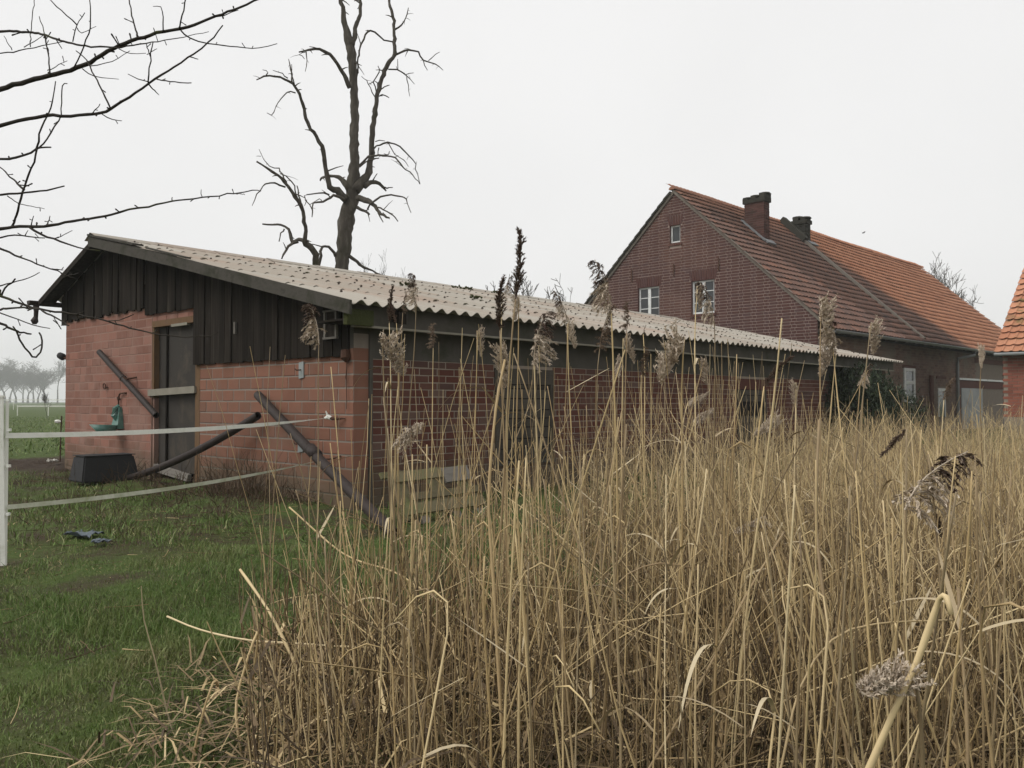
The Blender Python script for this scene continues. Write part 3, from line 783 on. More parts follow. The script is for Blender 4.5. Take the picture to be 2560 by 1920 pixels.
MB().tube([(.05, GW + .0, 1.70), (.03, GW + .10, 1.77), (.02, GW + .17, 1.79)], .012, 6).build('arm', MT['iron'], ki)
MB().tube([(.02, GW + .14, 1.78), (.02, GW + .18, 1.79), (.0, GW + .26, 1.82), (-.01, GW + .30, 1.83)], [.03, .06, .055, .02], 9).build('head', MT['rubber'], ki, True)

tub = shed_thing('feed_trough', 'upturned black rubber trough lying in front of the block wall', 'trough')
q = np.array(inv @ Vector((-5.44, 10.45, 0)))
mb = MB(); L_, W_, Hh = .74, .48, .33
b0 = [(0, 0, 0), (L_, 0, 0), (L_, W_, 0), (0, W_, 0)]; b1 = [(.05, .06, Hh), (L_ - .07, .06, Hh), (L_ - .07, W_ - .06, Hh), (.05, W_ - .06, Hh)]
import bmesh
bm = bmesh.new()
vs = [bm.verts.new((x + q[0], y + q[1], z + .02)) for x, y, z in b0 + b1]
for fq in [(0, 3, 2, 1), (4, 5, 6, 7), (0, 1, 5, 4), (1, 2, 6, 5), (2, 3, 7, 6), (3, 0, 4, 7)]: bm.faces.new([vs[i] for i in fq])
bmesh.ops.bevel(bm, geom=bm.edges[:] , offset=.018, segments=2, affect='EDGES')
me = bpy.data.meshes.new('shell'); bm.to_mesh(me); bm.free(); me.materials.append(MT['rubber'])
link('shell', me, tub)
MB().box(q[0] + .04, q[0] + L_ - .05, q[1] + .05, q[1] + W_ - .05, Hh + .021, Hh + .030).build('base_ridge', MT['rubber'], tub)

# pallet leaning in the reeds in front of the long side
pal = empty('wooden_pallet', gnd(1022, 1316), SH_ROT + .03)
tag(pal, 'broken mossy wooden pallet tilted against the brick wall among the reeds', 'pallet')
la = R(56)
def pp(x, y, d): return (x, y * .74 * math.cos(la) + d * math.sin(la), y * .74 * math.sin(la) - d * math.cos(la) + .06)
def pplank(name, x0, x1, y0, y1, d0, d1, mat, sk=0.0):
    MB().hexa([pp(x0, y0, d1), pp(x1, y0 + sk, d1), pp(x1, y0 + sk, d0), pp(x0, y0, d0)], [pp(x0, y1, d1), pp(x1, y1 + sk, d1), pp(x1, y1 + sk, d0), pp(x0, y1, d0)]).build(name, mat, pal)
pplank('plank', 0, .98, .04, .18, -.025, 0, MT['pallet'])
pplank('plank', .10, .98, .22, .31, -.022, 0, MT['pallet'], .01)
pplank('plank', .02, .62, .47, .60, -.024, 0, MT['pallet'], .015)
pplank('plank', .60, .95, .40, .60, -.030, -.002, MT['grey_wood'], .01)
pplank('plank', .0, .95, .62, .70, .10, .125, MT['pallet'])
for x in (.05, .50, .86):
    pplank('stringer', x, x + .09, .02, .64, .001, .10, MT['pallet'])
for x in (.15, .55, .85):
    pplank('block', x, x + .09, -.10, .02, .005, .09, MT['grey_wood'])

# electric fence: post, two tapes
post_b = gnd(9, 1402)
fp = empty('fence_post', post_b); tag(fp, 'white plastic electric fence post standing in the grass near the shed', 'post')
mb = MB(); top = at(2, 994, post_b[1]) - post_b
mb.hexa([(-.017, -.008, -.05), (.017, -.008, -.05), (.017, .008, -.05), (-.017, .008, -.05)], [(top[0] - .016, -.008, top[2]), (top[0] + .016, -.008, top[2]), (top[0] + .016, .008, top[2]), (top[0] - .016, .008, top[2])])
mb.box(-.005, .005, .008, .03, -.05, top[2] * .98); mb.build('shaft', MT['white_plastic'], fp)
MB().box(top[0] - .023, top[0] + .023, -.012, .012, top[2], top[2] + .015).build('cap', MT['white_plastic'], fp)
for z in (.30, .62, .86):
    MB().box(.015, .035, -.01, .012, z, z + .018).build('tape_lug', MT['white_plastic'], fp)
def tape(p0, p1, wid, sag, label, mat, narrow):
    n = 26; a, b_ = np.array(p0), np.array(p1); v = []
    for i in range(n + 1):
        u = i / n; c = a * (1 - u) + b_ * u - np.array((0, 0, sag * 4 * u * (1 - u)))
        w_ = wid / 2 * (1 if u < narrow else max(.12, 1 - (u - narrow) / (1 - narrow)))
        tw = .25 * math.sin(u * 5 + 1)
        up = np.array((.0, math.sin(tw), math.cos(tw))) * w_
        v += [c - up, c + up]
    nrm = np.array((.3, -1, 0)) * .0009
    v2 = [p - nrm for p in v]
    m = len(v); f = []
    for i in range(n):
        j = 2 * i; f += [(j, j + 2, j + 3, j + 1), (m + j, m + j + 1, m + j + 3, m + j + 2), (j, m + j, m + j + 2, j + 2), (j + 1, j + 3, m + j + 3, m + j + 1)]
    o = MB().add(v + v2, f).build('fence_tape', mat)
    tag(o, label, 'tape', 'electric fence tapes'); return o
tape(at(14, 1089, post_b[1] - .01), sw(-.10, .33, .885), .036, .035, 'upper white electric fence tape stretched from the post to the shed', MT['tape'], .72)
tape(at(17, 1268, post_b[1] - .01), sw(-.10, .36, .46), .031, .05, 'lower stained fence tape slanting above the grass towards the shed corner', MT['tape_old'], .6)
kn = shed_thing('tape_insulator', 'knotted tape end and black insulator screwed to the block wall', 'insulator')
MB().tube([(-.10, .34, .885), (-.09, .30, .90), (-.07, .26, .88)], [.012, .026, .02], 7).build('knot', MT['tape'], kn)
MB().tube([(-.09, .30, .90), (-.11, .31, .96)], [.014, .006], 6).build('loose_end', MT['tape'], kn)
MB().tube([(-.08, .27, .885), (-.05, .2, .88), (-.01, .12, .885)], [.018, .014, .005], 7).build('screw', MT['iron'], kn)
kn = shed_thing('tape_insulator', 'thin wire hook holding the lower tape on the block wall', 'insulator')
MB().tube([(-.10, .37, .46), (-.06, .26, .47), (0, .2, .5)], .008, 6).build('hook', MT['iron'], kn)

# ------------------------------------------------------------------ farmhouse (local axes: x = along the ridge, y = along the gable to the left)
H_ROT = math.atan2(2040, 2060)
HOUSE = empty('brick_farmhouse', (8.356, 22.5, 0), H_ROT)
tag(HOUSE, 'old brick farmhouse with steep tiled roof and two chimneys behind the shed', 'house')
Hm = Matrix.Translation(HOUSE.location) @ Matrix.Rotation(H_ROT, 4, 'Z')
MT['tile'] = tile_mat('clay_pantile', HOUSE, True)
HW, HZR, HK = 9.30, 7.72, .927              # gable width, ridge height, roof slope
HT = HW / 2
HL = 21.4
def hz(t): return HZR - abs(t - HT) * HK
# gable wall core, left open at the windows
GWIN = [(5.20, 6.05, 3.70, 4.75, .33), (3.20, 4.02, 3.74, 4.76, .33), (4.40, 4.81, 6.04, 6.60, .30)]
body = MB()
br = sorted({0.0, HT, HW, *[q_[0] for q_ in GWIN], *[q_[1] for q_ in GWIN]})
for t0, t1 in zip(br[:-1], br[1:]):
    lo = -.2
    for (a, b_, c, d, ar) in sorted(GWIN, key=lambda q_: q_[2]):
        if a <= t0 + 1e-6 and b_ >= t1 - 1e-6:
            body.box(.014, .4, t0, t1, lo, c - .012); lo = d
    body.hexa([(.014, t0, lo), (.4, t0, lo), (.4, t1, lo), (.014, t1, lo)], [(.014, t0, hz(t0) - .1), (.4, t0, hz(t0) - .1), (.4, t1, hz(t1) - .1), (.014, t1, hz(t1) - .1)])
body.build('gable_wall', MT['hmortar'], HOUSE)
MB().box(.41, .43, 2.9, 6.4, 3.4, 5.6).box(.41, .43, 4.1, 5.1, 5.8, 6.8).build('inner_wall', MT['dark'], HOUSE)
MB().box(.4, HL, .012, .4, -.2, 3.3).build('side_wall', MT['hmortar_side'], HOUSE)
MB().box(.4, HL, HW - .4, HW, -.2, 3.3).build('rear_wall', MT['hbrick_side'], HOUSE)
MB().add([(HL, 0, -.2), (HL, HW, -.2), (HL, HW, hz(HW) - .1), (HL, HT, HZR - .1), (HL, 0, hz(0) - .1), (HL - .3, 0, -.2), (HL - .3, HW, -.2), (HL - .3, HW, hz(HW) - .1), (HL - .3, HT, HZR - .1), (HL - .3, 0, hz(0) - .1)],
         [(0, 1, 2, 3, 4), (9, 8, 7, 6, 5), (0, 4, 9, 5), (1, 6, 7, 2)]).build('far_gable', MT['hbrick'], HOUSE)
def in_open(t0, t1, z0, z1):
    for (a, b_, c, d, ar) in GWIN:
        if t1 > a - .045 and t0 < b_ + .045 and z1 > d + .02 and z0 < d + ar - .02: return True
        if t1 > a and t0 < b_ and z1 > c - .10 and z0 < d + .02: return True
    return False
gb = MB()
z = 2.0; k = 0
while z < HZR - .2:
    z1 = z + .086
    tmin = HT - (HZR - z1 - .02) / HK; tmax = HT + (HZR - z1 - .02) / HK
    tmin, tmax = max(tmin, 0), min(tmax, HW)
    t = 0 - (.18 if k % 2 else 0)
    st = k % 4 < 2
    j = 0
    while t < HW:
        ln = .245 if (j % 2 == (k % 2)) else .118
        a, b_ = max(t, tmin), min(t + ln, tmax)
        t += ln + .020; j += 1
        if b_ - a < .03: continue
        if in_open(a, b_, z, z1):
            for (w0, w1, c, d, ar) in GWIN:     # trim to the jambs
                if z1 > d + .02: w0 -= .06; w1 += .06
                if a < w0 < b_ and not in_open(a, w0 - .001, z, z1) and w0 - a > .03: gb.box(random.uniform(-.002, .003), .04, a, w0 - .005, z + .012, z1 - .012)
                if a < w1 < b_ and not in_open(w1 + .001, b_, z, z1) and b_ - w1 > .03: gb.box(random.uniform(-.002, .003), .04, w1 + .005, b_, z + .012, z1 - .012)
            continue
        gb.box(random.uniform(-.002, .003), .04, a, b_, z + .012, z1 - .012)
    z += .086; k += 1
o = gb.build('gable_brickwork', MT['hbrick'], HOUSE); o['kind'] = 'stuff'
for wi, (a, b_, c, d, ar) in enumerate(GWIN):
    win = empty('window'); win.parent = HOUSE
    win['label'] = ['left two-leaf upper window with flaking white frame', 'right two-leaf upper window with flaking white frame', 'small single attic window under the gable tip'][wi]
    MB().box(.0, .14, a, a + .012, c, d).box(.0, .14, b_ - .012, b_, c, d).box(.0, .14, a + .012, b_ - .012, d - .012, d).build('reveal', MT['hbrick'], win)
    nb = int((b_ - a + .08) / .078)
    for i in range(nb):
        x0 = a - .04 + i * (b_ - a + .08) / nb; x1 = x0 + (b_ - a + .08) / nb - .012
        fl = (i - (nb - 1) / 2) / nb * .10
        MB().hexa([(-.004, x0, d + .0), (.05, x0, d), (.05, x1, d), (-.004, x1, d)], [(-.004, x0 + fl, d + ar), (.05, x0 + fl, d + ar), (.05, x1 + fl, d + ar), (-.004, x1 + fl, d + ar)]).build('arch_brick', MT['hbrick'], win)
    ns = int((b_ - a + .1) / .078)
    for i in range(ns):
        x0 = a - .05 + i * (b_ - a + .1) / ns
        MB().box(-.03, .05, x0, x0 + (b_ - a + .1) / ns - .012, c - .10, c - .012).build('sill_brick', MT['hbrick'], win)
    MB().box(.092, .10, a + .03, b_ - .03, c + .02, d - .02).build('pane', MT['glass'], win)
    fm = MB(); x0 = .070; x1 = .120
    for (p, q, r_, s_) in ((a + .013, a + .07, c, d - .013), (b_ - .07, b_ - .013, c, d - .013), (a + .07, b_ - .07, c, c + .05), (a + .07, b_ - .07, d - .06, d - .014)): fm.box(x0, x1, p, q, r_, s_)
    fm.build('frame', MT['win_white'], win)
    if wi < 2:
        m_ = (a + b_) / 2
        MB().box(.060, .118, m_ - .055, m_ + .055, c + .05, d - .05).build('meeting_stile', MT['win_white'], win)
        for q in (1 / 3, 2 / 3):
            zq = c + (d - c) * q
            MB().box(.074, .116, a + .07, m_ - .055, zq - .012, zq + .012).build('glazing_bar', MT['win_white'], win)
            MB().box(.074, .116, m_ + .055, b_ - .07, zq - .012, zq + .012).build('glazing_bar', MT['win_white'], win)
for t_, z_ in ((6.28, 5.17), (4.65, 5.17), (3.05, 5.16)):
    MB().box(-.025, -.004, t_ - .018, t_ + .018, z_ - .2, z_ + .2).box(-.03, -.004, t_ - .03, t_ + .03, z_ - .05, z_ + .0).build('wall_anchor', MT['iron'], HOUSE)
# side wall bricks
sb = MB(); z = .55; k = 0
SOPEN = [(6.25, 7.2, 1.0, 2.15), (9.45, 10.2, .5, 1.52), (11.6, 17.3, .0, 1.9), (13.8, 17.3, 1.9, 2.56)]
while z < 3.05:
    s = .01 - (.13 if k % 2 else 0)
    while s < HL:
        a, b_ = max(s, .01), s + .25; s += .262
        if any(b_ > p - .0 and a < q + .0 and z + .086 > c and z < d for p, q, c, d in SOPEN): continue
        sb.box(a, b_, random.uniform(-.003, .003), .04, z + .006, z + .080)
    z += .086; k += 1
o = sb.build('side_brickwork', MT['hbrick_side'], HOUSE); o['kind'] = 'stuff'
wn = empty('window'); wn.parent = HOUSE; wn['label'] = 'tall white ground-floor window beside the dark bush'
MB().box(6.25, 7.2, .005, .02, 1.0, 2.15).build('pane', MT['glass'], wn)
fm = MB()
for (p, q, c, d) in ((6.25, 6.36, 1.0, 2.15), (7.09, 7.2, 1.0, 2.15), (6.36, 7.09, 2.05, 2.15), (6.36, 7.09, 1.0, 1.08), (6.36, 7.09, 1.62, 1.74)): fm.box(p, q, -.03, .012, c, d)
fm.build('frame', MT['win_white'], wn)
MB().box(6.15, 7.3, -.01, .03, 2.152, 2.25).build('lintel', MT['red_wood'], wn)
wn = empty('window'); wn.parent = HOUSE; wn['label'] = 'low ground-floor window with white top rail behind the reeds'
MB().box(9.45, 10.2, .005, .02, .5, 1.52).build('pane', MT['glass'], wn)
fm = MB()
for (p, q, c, d) in ((9.45, 9.53, .5, 1.52), (10.12, 10.2, .5, 1.52), (9.53, 10.12, 1.42, 1.52)): fm.box(p, q, -.02, .012, c, d)
fm.build('frame', MT['win_white'], wn)
MB().box(9.3, 10.3, -.012, .03, 1.86, 1.95).build('window_lintel', MT['red_wood'], HOUSE)
MB().box(8.50, 8.72, -.10, -.03, 0, 1.95).build('leaning_post', MT['red_wood'], HOUSE)
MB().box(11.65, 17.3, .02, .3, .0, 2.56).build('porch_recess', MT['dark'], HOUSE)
MB().box(11.6, 17.4, -.06, .0, 1.86, 1.93).build('porch_rail', MT['win_white'], HOUSE)
MB().box(11.6, 17.3, -.012, .02, 1.56, 1.858).build('porch_lintel', MT['red_wood'], HOUSE)
MB().box(13.6, 17.4, -.03, .02, 2.56, 2.74).build('opening_lintel', MT['red_wood'], HOUSE)
MB().box(11.62, 11.88, -.01, .02, .0, 1.558).build('door_post', MT['red_wood'], HOUSE)
dp = MB().box(11.9, 14.5, -.02, .02, .0, 1.555).build('grey_door', MT['door_grey'], HOUSE)
MB().box(11.92, 12.0, -.03, -.021, 0, 1.55).build('door_edge', MT['zinc'], dp)

# roof tiles
HANG = math.atan(HK); TEV = -.45
SLN = (HT - TEV) / math.cos(HANG)
GA, TW = .302, .208
def pantile(mat):
    v = []; f = []
    xs_ = [0, .04, .085, .13, .17, .212]; zs_ = [.018, .004, .000, .006, .026, .030]
    th = .015
    for y, lift in ((0.0, .052), (.335, .0)):
        v += [(x, y, z_ + lift) for x, z_ in zip(xs_, zs_)]
    v += [(x, 0, z_ + .052 - th) for x, z_ in zip(xs_, zs_)]
    n = 6
    for i in range(n - 1):
        f.append((i, i + 1, n + i + 1, n + i)); f.append((i, 2 * n + i, 2 * n + i + 1, i + 1))
    f.append((0, n, 2 * n)); f.append((n - 1, 3 * n - 1, 2 * n - 1))
    me = bpy.data.meshes.new('roof_tile'); me.from_pydata(v, [], f); me.update(); me.materials.append(mat)
    return me, v, f
TILE, tv, tf = pantile(MT['tile'])
tv = np.array(tv)
eu = np.array((0, math.cos(HANG), math.sin(HANG))); en = np.array((0, -math.sin(HANG), math.cos(HANG)))
tiles = []
nrow = int(SLN / GA)
for r_ in range(nrow + 1):
    for c_ in range(int((HL + .2) / TW)):
        s = -.10 + c_ * TW; u = r_ * GA
        if 2.72 < s + .1 < 3.15 and 3.05 < (TEV + u * math.cos(HANG)) + .1 < 3.75: continue
        tiles.append((s, u))
tiles.sort(key=lambda q_: q_[0] * 1.0 + q_[1] * .75)
rest_v = []
sag = lambda s, u: -.035 * math.sin(u / SLN * math.pi) + .012 * math.sin(s * .9) - .03 * math.sin(min(1, max(0, (s - 7) / 14)) * math.pi)
for i, (s, u) in enumerate(tiles):
    base = np.array((s, TEV, hz(0) + TEV * HK)) + eu * u + en * (sag(s, u) + random.uniform(-.004, .004))
    skew = random.uniform(-.012, .012); ds = random.uniform(-.004, .004)
    if i < 300:
        link('roof_tile', TILE, HOUSE, base + np.array((ds, 0, 0)), (HANG, 0, skew))
    else:
        P = base + tv[:, 0:1] * np.array((1, 0, 0)) + tv[:, 1:2] * (eu + np.array((skew, 0, 0))) + tv[:, 2:3] * en
        rest_v.append(P)
rv = np.concatenate(rest_v); n_t = len(rest_v); nvt = len(tv)
off = np.arange(n_t)[:, None, None] * nvt
fq = np.array([q_ for q_ in tf if len(q_) == 4])[None] + off; ft = np.array([q_ for q_ in tf if len(q_) == 3])[None] + off
o = link('far_roof_tiles', npmesh('far_roof_tiles', rv, [fq.reshape(-1, 4), ft.reshape(-1, 3)], MT['tile']), HOUSE); o['kind'] = 'stuff'
# roof decks under the tiles and the hidden slope
MB().hexa([(0, TEV + .02, hz(0) + TEV * HK - .09), (HL, TEV + .02, hz(0) + TEV * HK - .09), (HL, HT, HZR - .09), (0, HT, HZR - .09)], [(0, TEV + .02, hz(0) + TEV * HK - .05), (HL, TEV + .02, hz(0) + TEV * HK - .05), (HL, HT, HZR - .05), (0, HT, HZR - .05)]).build('roof_deck', MT['dark'], HOUSE)
MB().hexa([(0, HT, HZR - .07), (HL, HT, HZR - .07), (HL, HW + .4, hz(HW) - .4 * HK - .07), (0, HW + .4, hz(HW) - .4 * HK - .07)], [(0, HT, HZR + .01), (HL, HT, HZR + .01), (HL, HW + .4, hz(HW) - .4 * HK + .01), (0, HW + .4, hz(HW) - .4 * HK + .01)]).build('rear_roof', MT['tile'], HOUSE)
for i in range(22):
    t = HT + .08 + i * .225
    if t < HW + .3:
        a = hz(t); b2 = hz(t + .26)
        MB().hexa([(-.10, t, a - .06), (.12, t, a - .06), (.12, t + .26, b2 - .03), (-.10, t + .26, b2 - .03)], [(-.10, t, a + .02), (.12, t, a + .02), (.12, t + .26, b2 + .055), (-.10, t + .26, b2 + .055)]).build('verge_tile', MT['chimney_dark'], HOUSE)
# mortar verge on the gable, ridge tiles
MB().hexa([(-.05, TEV + .05, hz(0) + (TEV + .05) * HK - .10), (.06, TEV + .05, hz(0) + (TEV + .05) * HK - .10), (.06, HT, HZR - .10), (-.05, HT, HZR - .10)], [(-.05, TEV + .05, hz(0) + (TEV + .05) * HK + .02), (.06, TEV + .05, hz(0) + (TEV + .05) * HK + .02), (.06, HT, HZR + .02), (-.05, HT, HZR + .02)]).build('verge_mortar', MT['verge'], HOUSE)
MB().hexa([(-.045, HT, HZR - .16), (.05, HT, HZR - .16), (.05, HW + .3, hz(HW) - .3 * HK - .16), (-.045, HW + .3, hz(HW) - .3 * HK - .16)], [(-.045, HT, HZR - .04), (.05, HT, HZR - .04), (.05, HW + .3, hz(HW) - .3 * HK - .04), (-.045, HW + .3, hz(HW) - .3 * HK - .04)]).build('verge_mortar', MT['verge'], HOUSE)
def half_ridge(ln):
    v = []; n = 7
    for x, rr in ((0, .115), (ln * .84, .105), (ln * .84, .125), (ln, .125)):
        v += [(x, rr * math.cos(a_), rr * .75 * math.sin(a_)) for a_ in np.linspace(-.15, math.pi + .15, n)]
    f = [(k_ * n + i, k_ * n + i + 1, (k_ + 1) * n + i + 1, (k_ + 1) * n + i) for k_ in range(3) for i in range(n - 1)] + [tuple(range(n)), tuple(3 * n + i for i in reversed(range(n)))]
    me = bpy.data.meshes.new('ridge_tile'); me.from_pydata(v, [], f); me.update(); me.materials.append(MT['tile']); return me
RT = half_ridge(.36)
s = -.1
while s < HL:
    link('ridge_tile', RT, HOUSE, (s, HT, HZR + .0 - .03 * math.sin(min(1, max(0, (s - 7) / 14)) * math.pi)), (0, random.uniform(-.015, .015), random.uniform(-.02, .02))); s += .35
# fire wall strip down the roof
p0 = np.array((7.0, TEV + .1, hz(0) + (TEV + .1) * HK)); p1 = np.array((6.95, HT, HZR))
MB().beam(p0 + en * .05, p1 + en * .07, .12, .09, en).build('party_wall_strip', MT['verge'], HOUSE)
MB().beam(p0 + en * .03 + np.array((.14, 0, 0)), p1 + en * .05 + np.array((.14, 0, 0)), .10, .07, en).build('party_wall_strip', MT['chimney_dark'], HOUSE)
MB().beam(p1 + en * .10 - eu * 1.25, p1 + en * .16 + eu * .0, .26, .22, en).build('party_wall_top', MT['chimney_dark'], HOUSE)

def chimney(name, s0, s1, t0, t1, zb, zt, mat, pots, label):
    c = empty(name); c.parent = HOUSE; c['label'] = label
    core = MB().box(s0 + .01, s1 - .01, t0 + .01, t1 - .01, zb, zt - .01).build('shaft', MT['verge'] if mat == 'chimney' else MT['chimney_dark'], c)
    mb = MB(); z = zb; k = 0
    while z < zt - .05:
        for (ax, lo, hi) in (('s', s0, s1), ('t', t0, t1)):
            p = lo - (.13 if k % 2 else 0)
            while p < hi:
                a, b_ = max(p, lo), min(p + .25, hi); p += .26
                if b_ - a < .03: continue
                e1, e2 = random.uniform(0, .012), random.uniform(0, .012)
                if ax == 't':
                    mb.box(s0 - e1, s0 + .05, a, b_, z, z + .066); mb.box(s1 - .05, s1 + e2, a, b_, z, z + .066)
                else:
                    mb.box(a + .015, b_ - .015, t0 - e1, t0 + .05, z, z + .066); mb.box(a + .015, b_ - .015, t1 - .05, t1 + e2, z, z + .066)
        z += .077; k += 1
    o = mb.build('shaft_brickwork', MT[mat], c); o['kind'] = 'stuff'
    MB().box(s0 - .04, s1 + .04, t0 - .05, t1 + .05, zt - .16, zt - .02).build('crown_course', MT['chimney_dark'], c)
    for (q0, q1, hgt_) in pots:
        MB().box(s0 - .03, s1 + .03, q0, q1, zt - .02, zt + hgt_).tube([((s0 + s1) / 2, (q0 + q1) / 2, zt + hgt_ - .03), ((s0 + s1) / 2, (q0 + q1) / 2, zt + hgt_ + .02)], [(s1 - s0) * .55, (s1 - s0) * .45], 9).build('flue_top', MT['chimney_dark'], c)
chimney('chimney', 2.75, 3.12, 3.05, 3.74, hz(3.05) - .4, 7.72, 'chimney', ((3.0, 3.2, .12), (3.34, 3.5, .08), (3.62, 3.78, .05)), 'tall reddish brick chimney nearer the gable')
chimney('chimney', 7.25, 7.66, 3.80, 4.30, hz(3.75) - .4, 7.80, 'chimney_dark', ((3.80, 3.98, .08), (4.08, 4.28, .13)), 'short crumbling black chimney at the ridge')
fl = MB(); q0 = np.array((2.66, 3.02, hz(3.02)));
fl.beam(np.array((2.70, 3.0, hz(3.0))) + en * .07, np.array((2.70, 3.85, hz(3.85))) + en * .07, .16, .05, en); fl.beam(np.array((2.65, 2.98, hz(2.98))) + en * .08, np.array((3.2, 2.98, hz(2.98))) + en * .08, .2, .05, en)
fl.build('flashing', MT['lead'], HOUSE)
MB().beam(np.array((7.2, 3.70, hz(3.70))) + en * .08, np.array((7.85, 3.70, hz(3.70))) + en * .08, .2, .05, en).build('flashing', MT['lead'], HOUSE)
# gutter and downpipe
zg = hz(0) + TEV * HK - .02
gp = [(TEV - .055 + .065 * math.cos(a_), zg - .065 * math.sin(a_)) for a_ in np.linspace(0, math.pi, 8)]
v = [(-.1, a_, b_) for a_, b_ in gp] + [(HL, a_, b_) for a_, b_ in gp]
gu = MB().add(v, [(i, 8 + i, 8 + i + 1, i + 1) for i in range(7)]).tube([(-.1, TEV - .12, zg), (HL, TEV - .12, zg)], .012, 6).build('gutter', MT['zinc'], HOUSE)
for i in range(26):
    MB().box(.3 + i * .82, .33 + i * .82, TEV - .13, TEV + .02, zg - .075, zg - .06).build('bracket', MT['zinc'], gu)
MB().tube([(11.9, TEV - .055, zg - .05), (11.9, TEV - .05, zg - .2), (11.42, -.07, zg - .33), (11.40, -.06, zg - .5), (11.40, -.06, .2)], .05, 9).build('downpipe', MT['zinc'], HOUSE)
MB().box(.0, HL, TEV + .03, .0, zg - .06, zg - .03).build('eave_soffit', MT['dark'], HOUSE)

# ------------------------------------------------------------------ outbuilding at the right edge
D2 = 24.0
X2 = (2508 - CX) / FPX * D2
OUT = empty('tiled_outbuilding', (X2, D2, 0), H_ROT)
tag(OUT, 'red brick outbuilding with orange tiled roof at the right edge of the yard', 'outbuilding')
MT['tile2'] = tile_mat('orange_pantile', OUT, False)
T2, tv2, tf2 = pantile(MT['tile2'])
# local: x = away from camera (into the building), -y = towards the right
ZE2 = 2.44
MB().box(.012, 6, -7, -.012, -.2, 2.5).build('wall_core', MT['mortar_old'], OUT)
MB().add([(.012, -.013, 2.49), (6, -.013, 2.49), (3, -.013, 5.3), (.012, -.3, 2.49), (6, -.3, 2.49), (3, -.3, 5.3)], [(0, 1, 2), (3, 5, 4), (0, 2, 5, 3), (1, 4, 5, 2)]).build('gable_wall', MT['hbrick'], OUT)
ob = MB(); z = .6; k = 0
MT['obrick'] = M('outbuilding_brick', [(.21, .075, .05), (.27, .10, .07)], 7, .9, .15, .3, 45, .003, rnd=.2)
while z < 2.36:
    s = -.005 + (.13 if k % 2 else 0)
    while s < 6.9:
        ob.box(random.uniform(-.003, .003), .05, -min(s + .25, 7), -s, z + .006, z + .080); s += .262
    z += .086; k += 1
o = ob.build('brickwork', MT['obrick'], OUT); o['kind'] = 'stuff'
A2 = R(41)
for r_ in range(16):
    for c_ in range(34):
        y = .12 - (c_ + 1) * .235
        if y < -6.6: continue
        u = r_ * .31
        link('roof_tile', T2, OUT, (-.30 + u * math.cos(A2), y, ZE2 + u * math.sin(A2) + random.uniform(-.004, .004)), Euler((A2, 0, -math.pi / 2 + random.uniform(-.012, .012)), 'XYZ'), (1.12, 1.06, 1.1)) if False else None
eu2 = np.array((math.cos(A2), 0, math.sin(A2))); en2 = np.array((-math.sin(A2), 0, math.cos(A2)))
rot2 = Matrix((( 0, eu2[0], en2[0]), (-1, 0, 0), (0, eu2[2], en2[2]))).to_euler()
cnt = 0
for r_ in range(14):
    for c_ in range(20):
        y = .13 - c_ * .232
        u = r_ * .31
        p = np.array((-.32, y, ZE2)) + eu2 * u + en2 * random.uniform(-.004, .006)
        link('roof_tile', T2, OUT, p, Euler((rot2.x, rot2.y, rot2.z)), (1.12, 1.06, 1.15)); cnt += 1
pz = lambda x: ZE2 + (x + .32) * math.tan(A2)
MB().hexa([(-.3, -4.6, ZE2 - .07), (3.4, -4.6, pz(3.4) - .07), (3.4, .1, pz(3.4) - .07), (-.3, .1, ZE2 - .07)], [(-.3, -4.6, ZE2 - .02), (3.4, -4.6, pz(3.4) - .02), (3.4, .1, pz(3.4) - .02), (-.3, .1, ZE2 - .02)]).build('roof_deck', MT['dark'], OUT)
MB().hexa([(3.4, -4.6, pz(3.4) - .07), (6.3, -4.6, pz(.5) - .07), (6.3, .1, pz(.5) - .07), (3.4, .1, pz(3.4) - .07)], [(3.4, -4.6, pz(3.4)), (6.3, -4.6, pz(.5)), (6.3, .1, pz(.5)), (3.4, .1, pz(3.4))]).build('rear_roof', MT['tile2'], OUT)
MB().tube([(-.38, -6, ZE2 - .03), (-.38, .12, ZE2 - .03)], .05, 8).build('gutter', MT['zinc'], OUT)

# ------------------------------------------------------------------ dead tree behind the shed
def smooth_path(pts, rad, step):
    """Catmull-Rom resample with radii"""
    P = np.array(pts, float); r_ = np.interp(np.linspace(0, 1, len(P)), np.linspace(0, 1, len(rad)), rad)
    if len(P) == 2: 
        n = max(2, int(np.linalg.norm(P[1] - P[0]) / step)); u = np.linspace(0, 1, n + 1)[:, None]
        return P[0] * (1 - u) + P[1] * u, np.interp(u[:, 0], [0, 1], r_)
    Q = np.vstack([2 * P[0] - P[1], P, 2 * P[-1] - P[-2]]); out = []; ro = []
    for i in range(len(P) - 1):
        p0, p1, p2, p3 = Q[i:i + 4]; n = max(2, int(np.linalg.norm(p2 - p1) / step))
        for u in np.linspace(0, 1, n, endpoint=False):
            out.append(.5 * (2 * p1 + (p2 - p0) * u + (2 * p0 - 5 * p1 + 4 * p2 - p3) * u * u + (3 * p1 - p0 - 3 * p2 + p3) * u ** 3)); ro.append(r_[i] * (1 - u) + r_[i + 1] * u)
    out.append(P[-1]); ro.append(r_[-1])
    return np.array(out), np.array(ro)


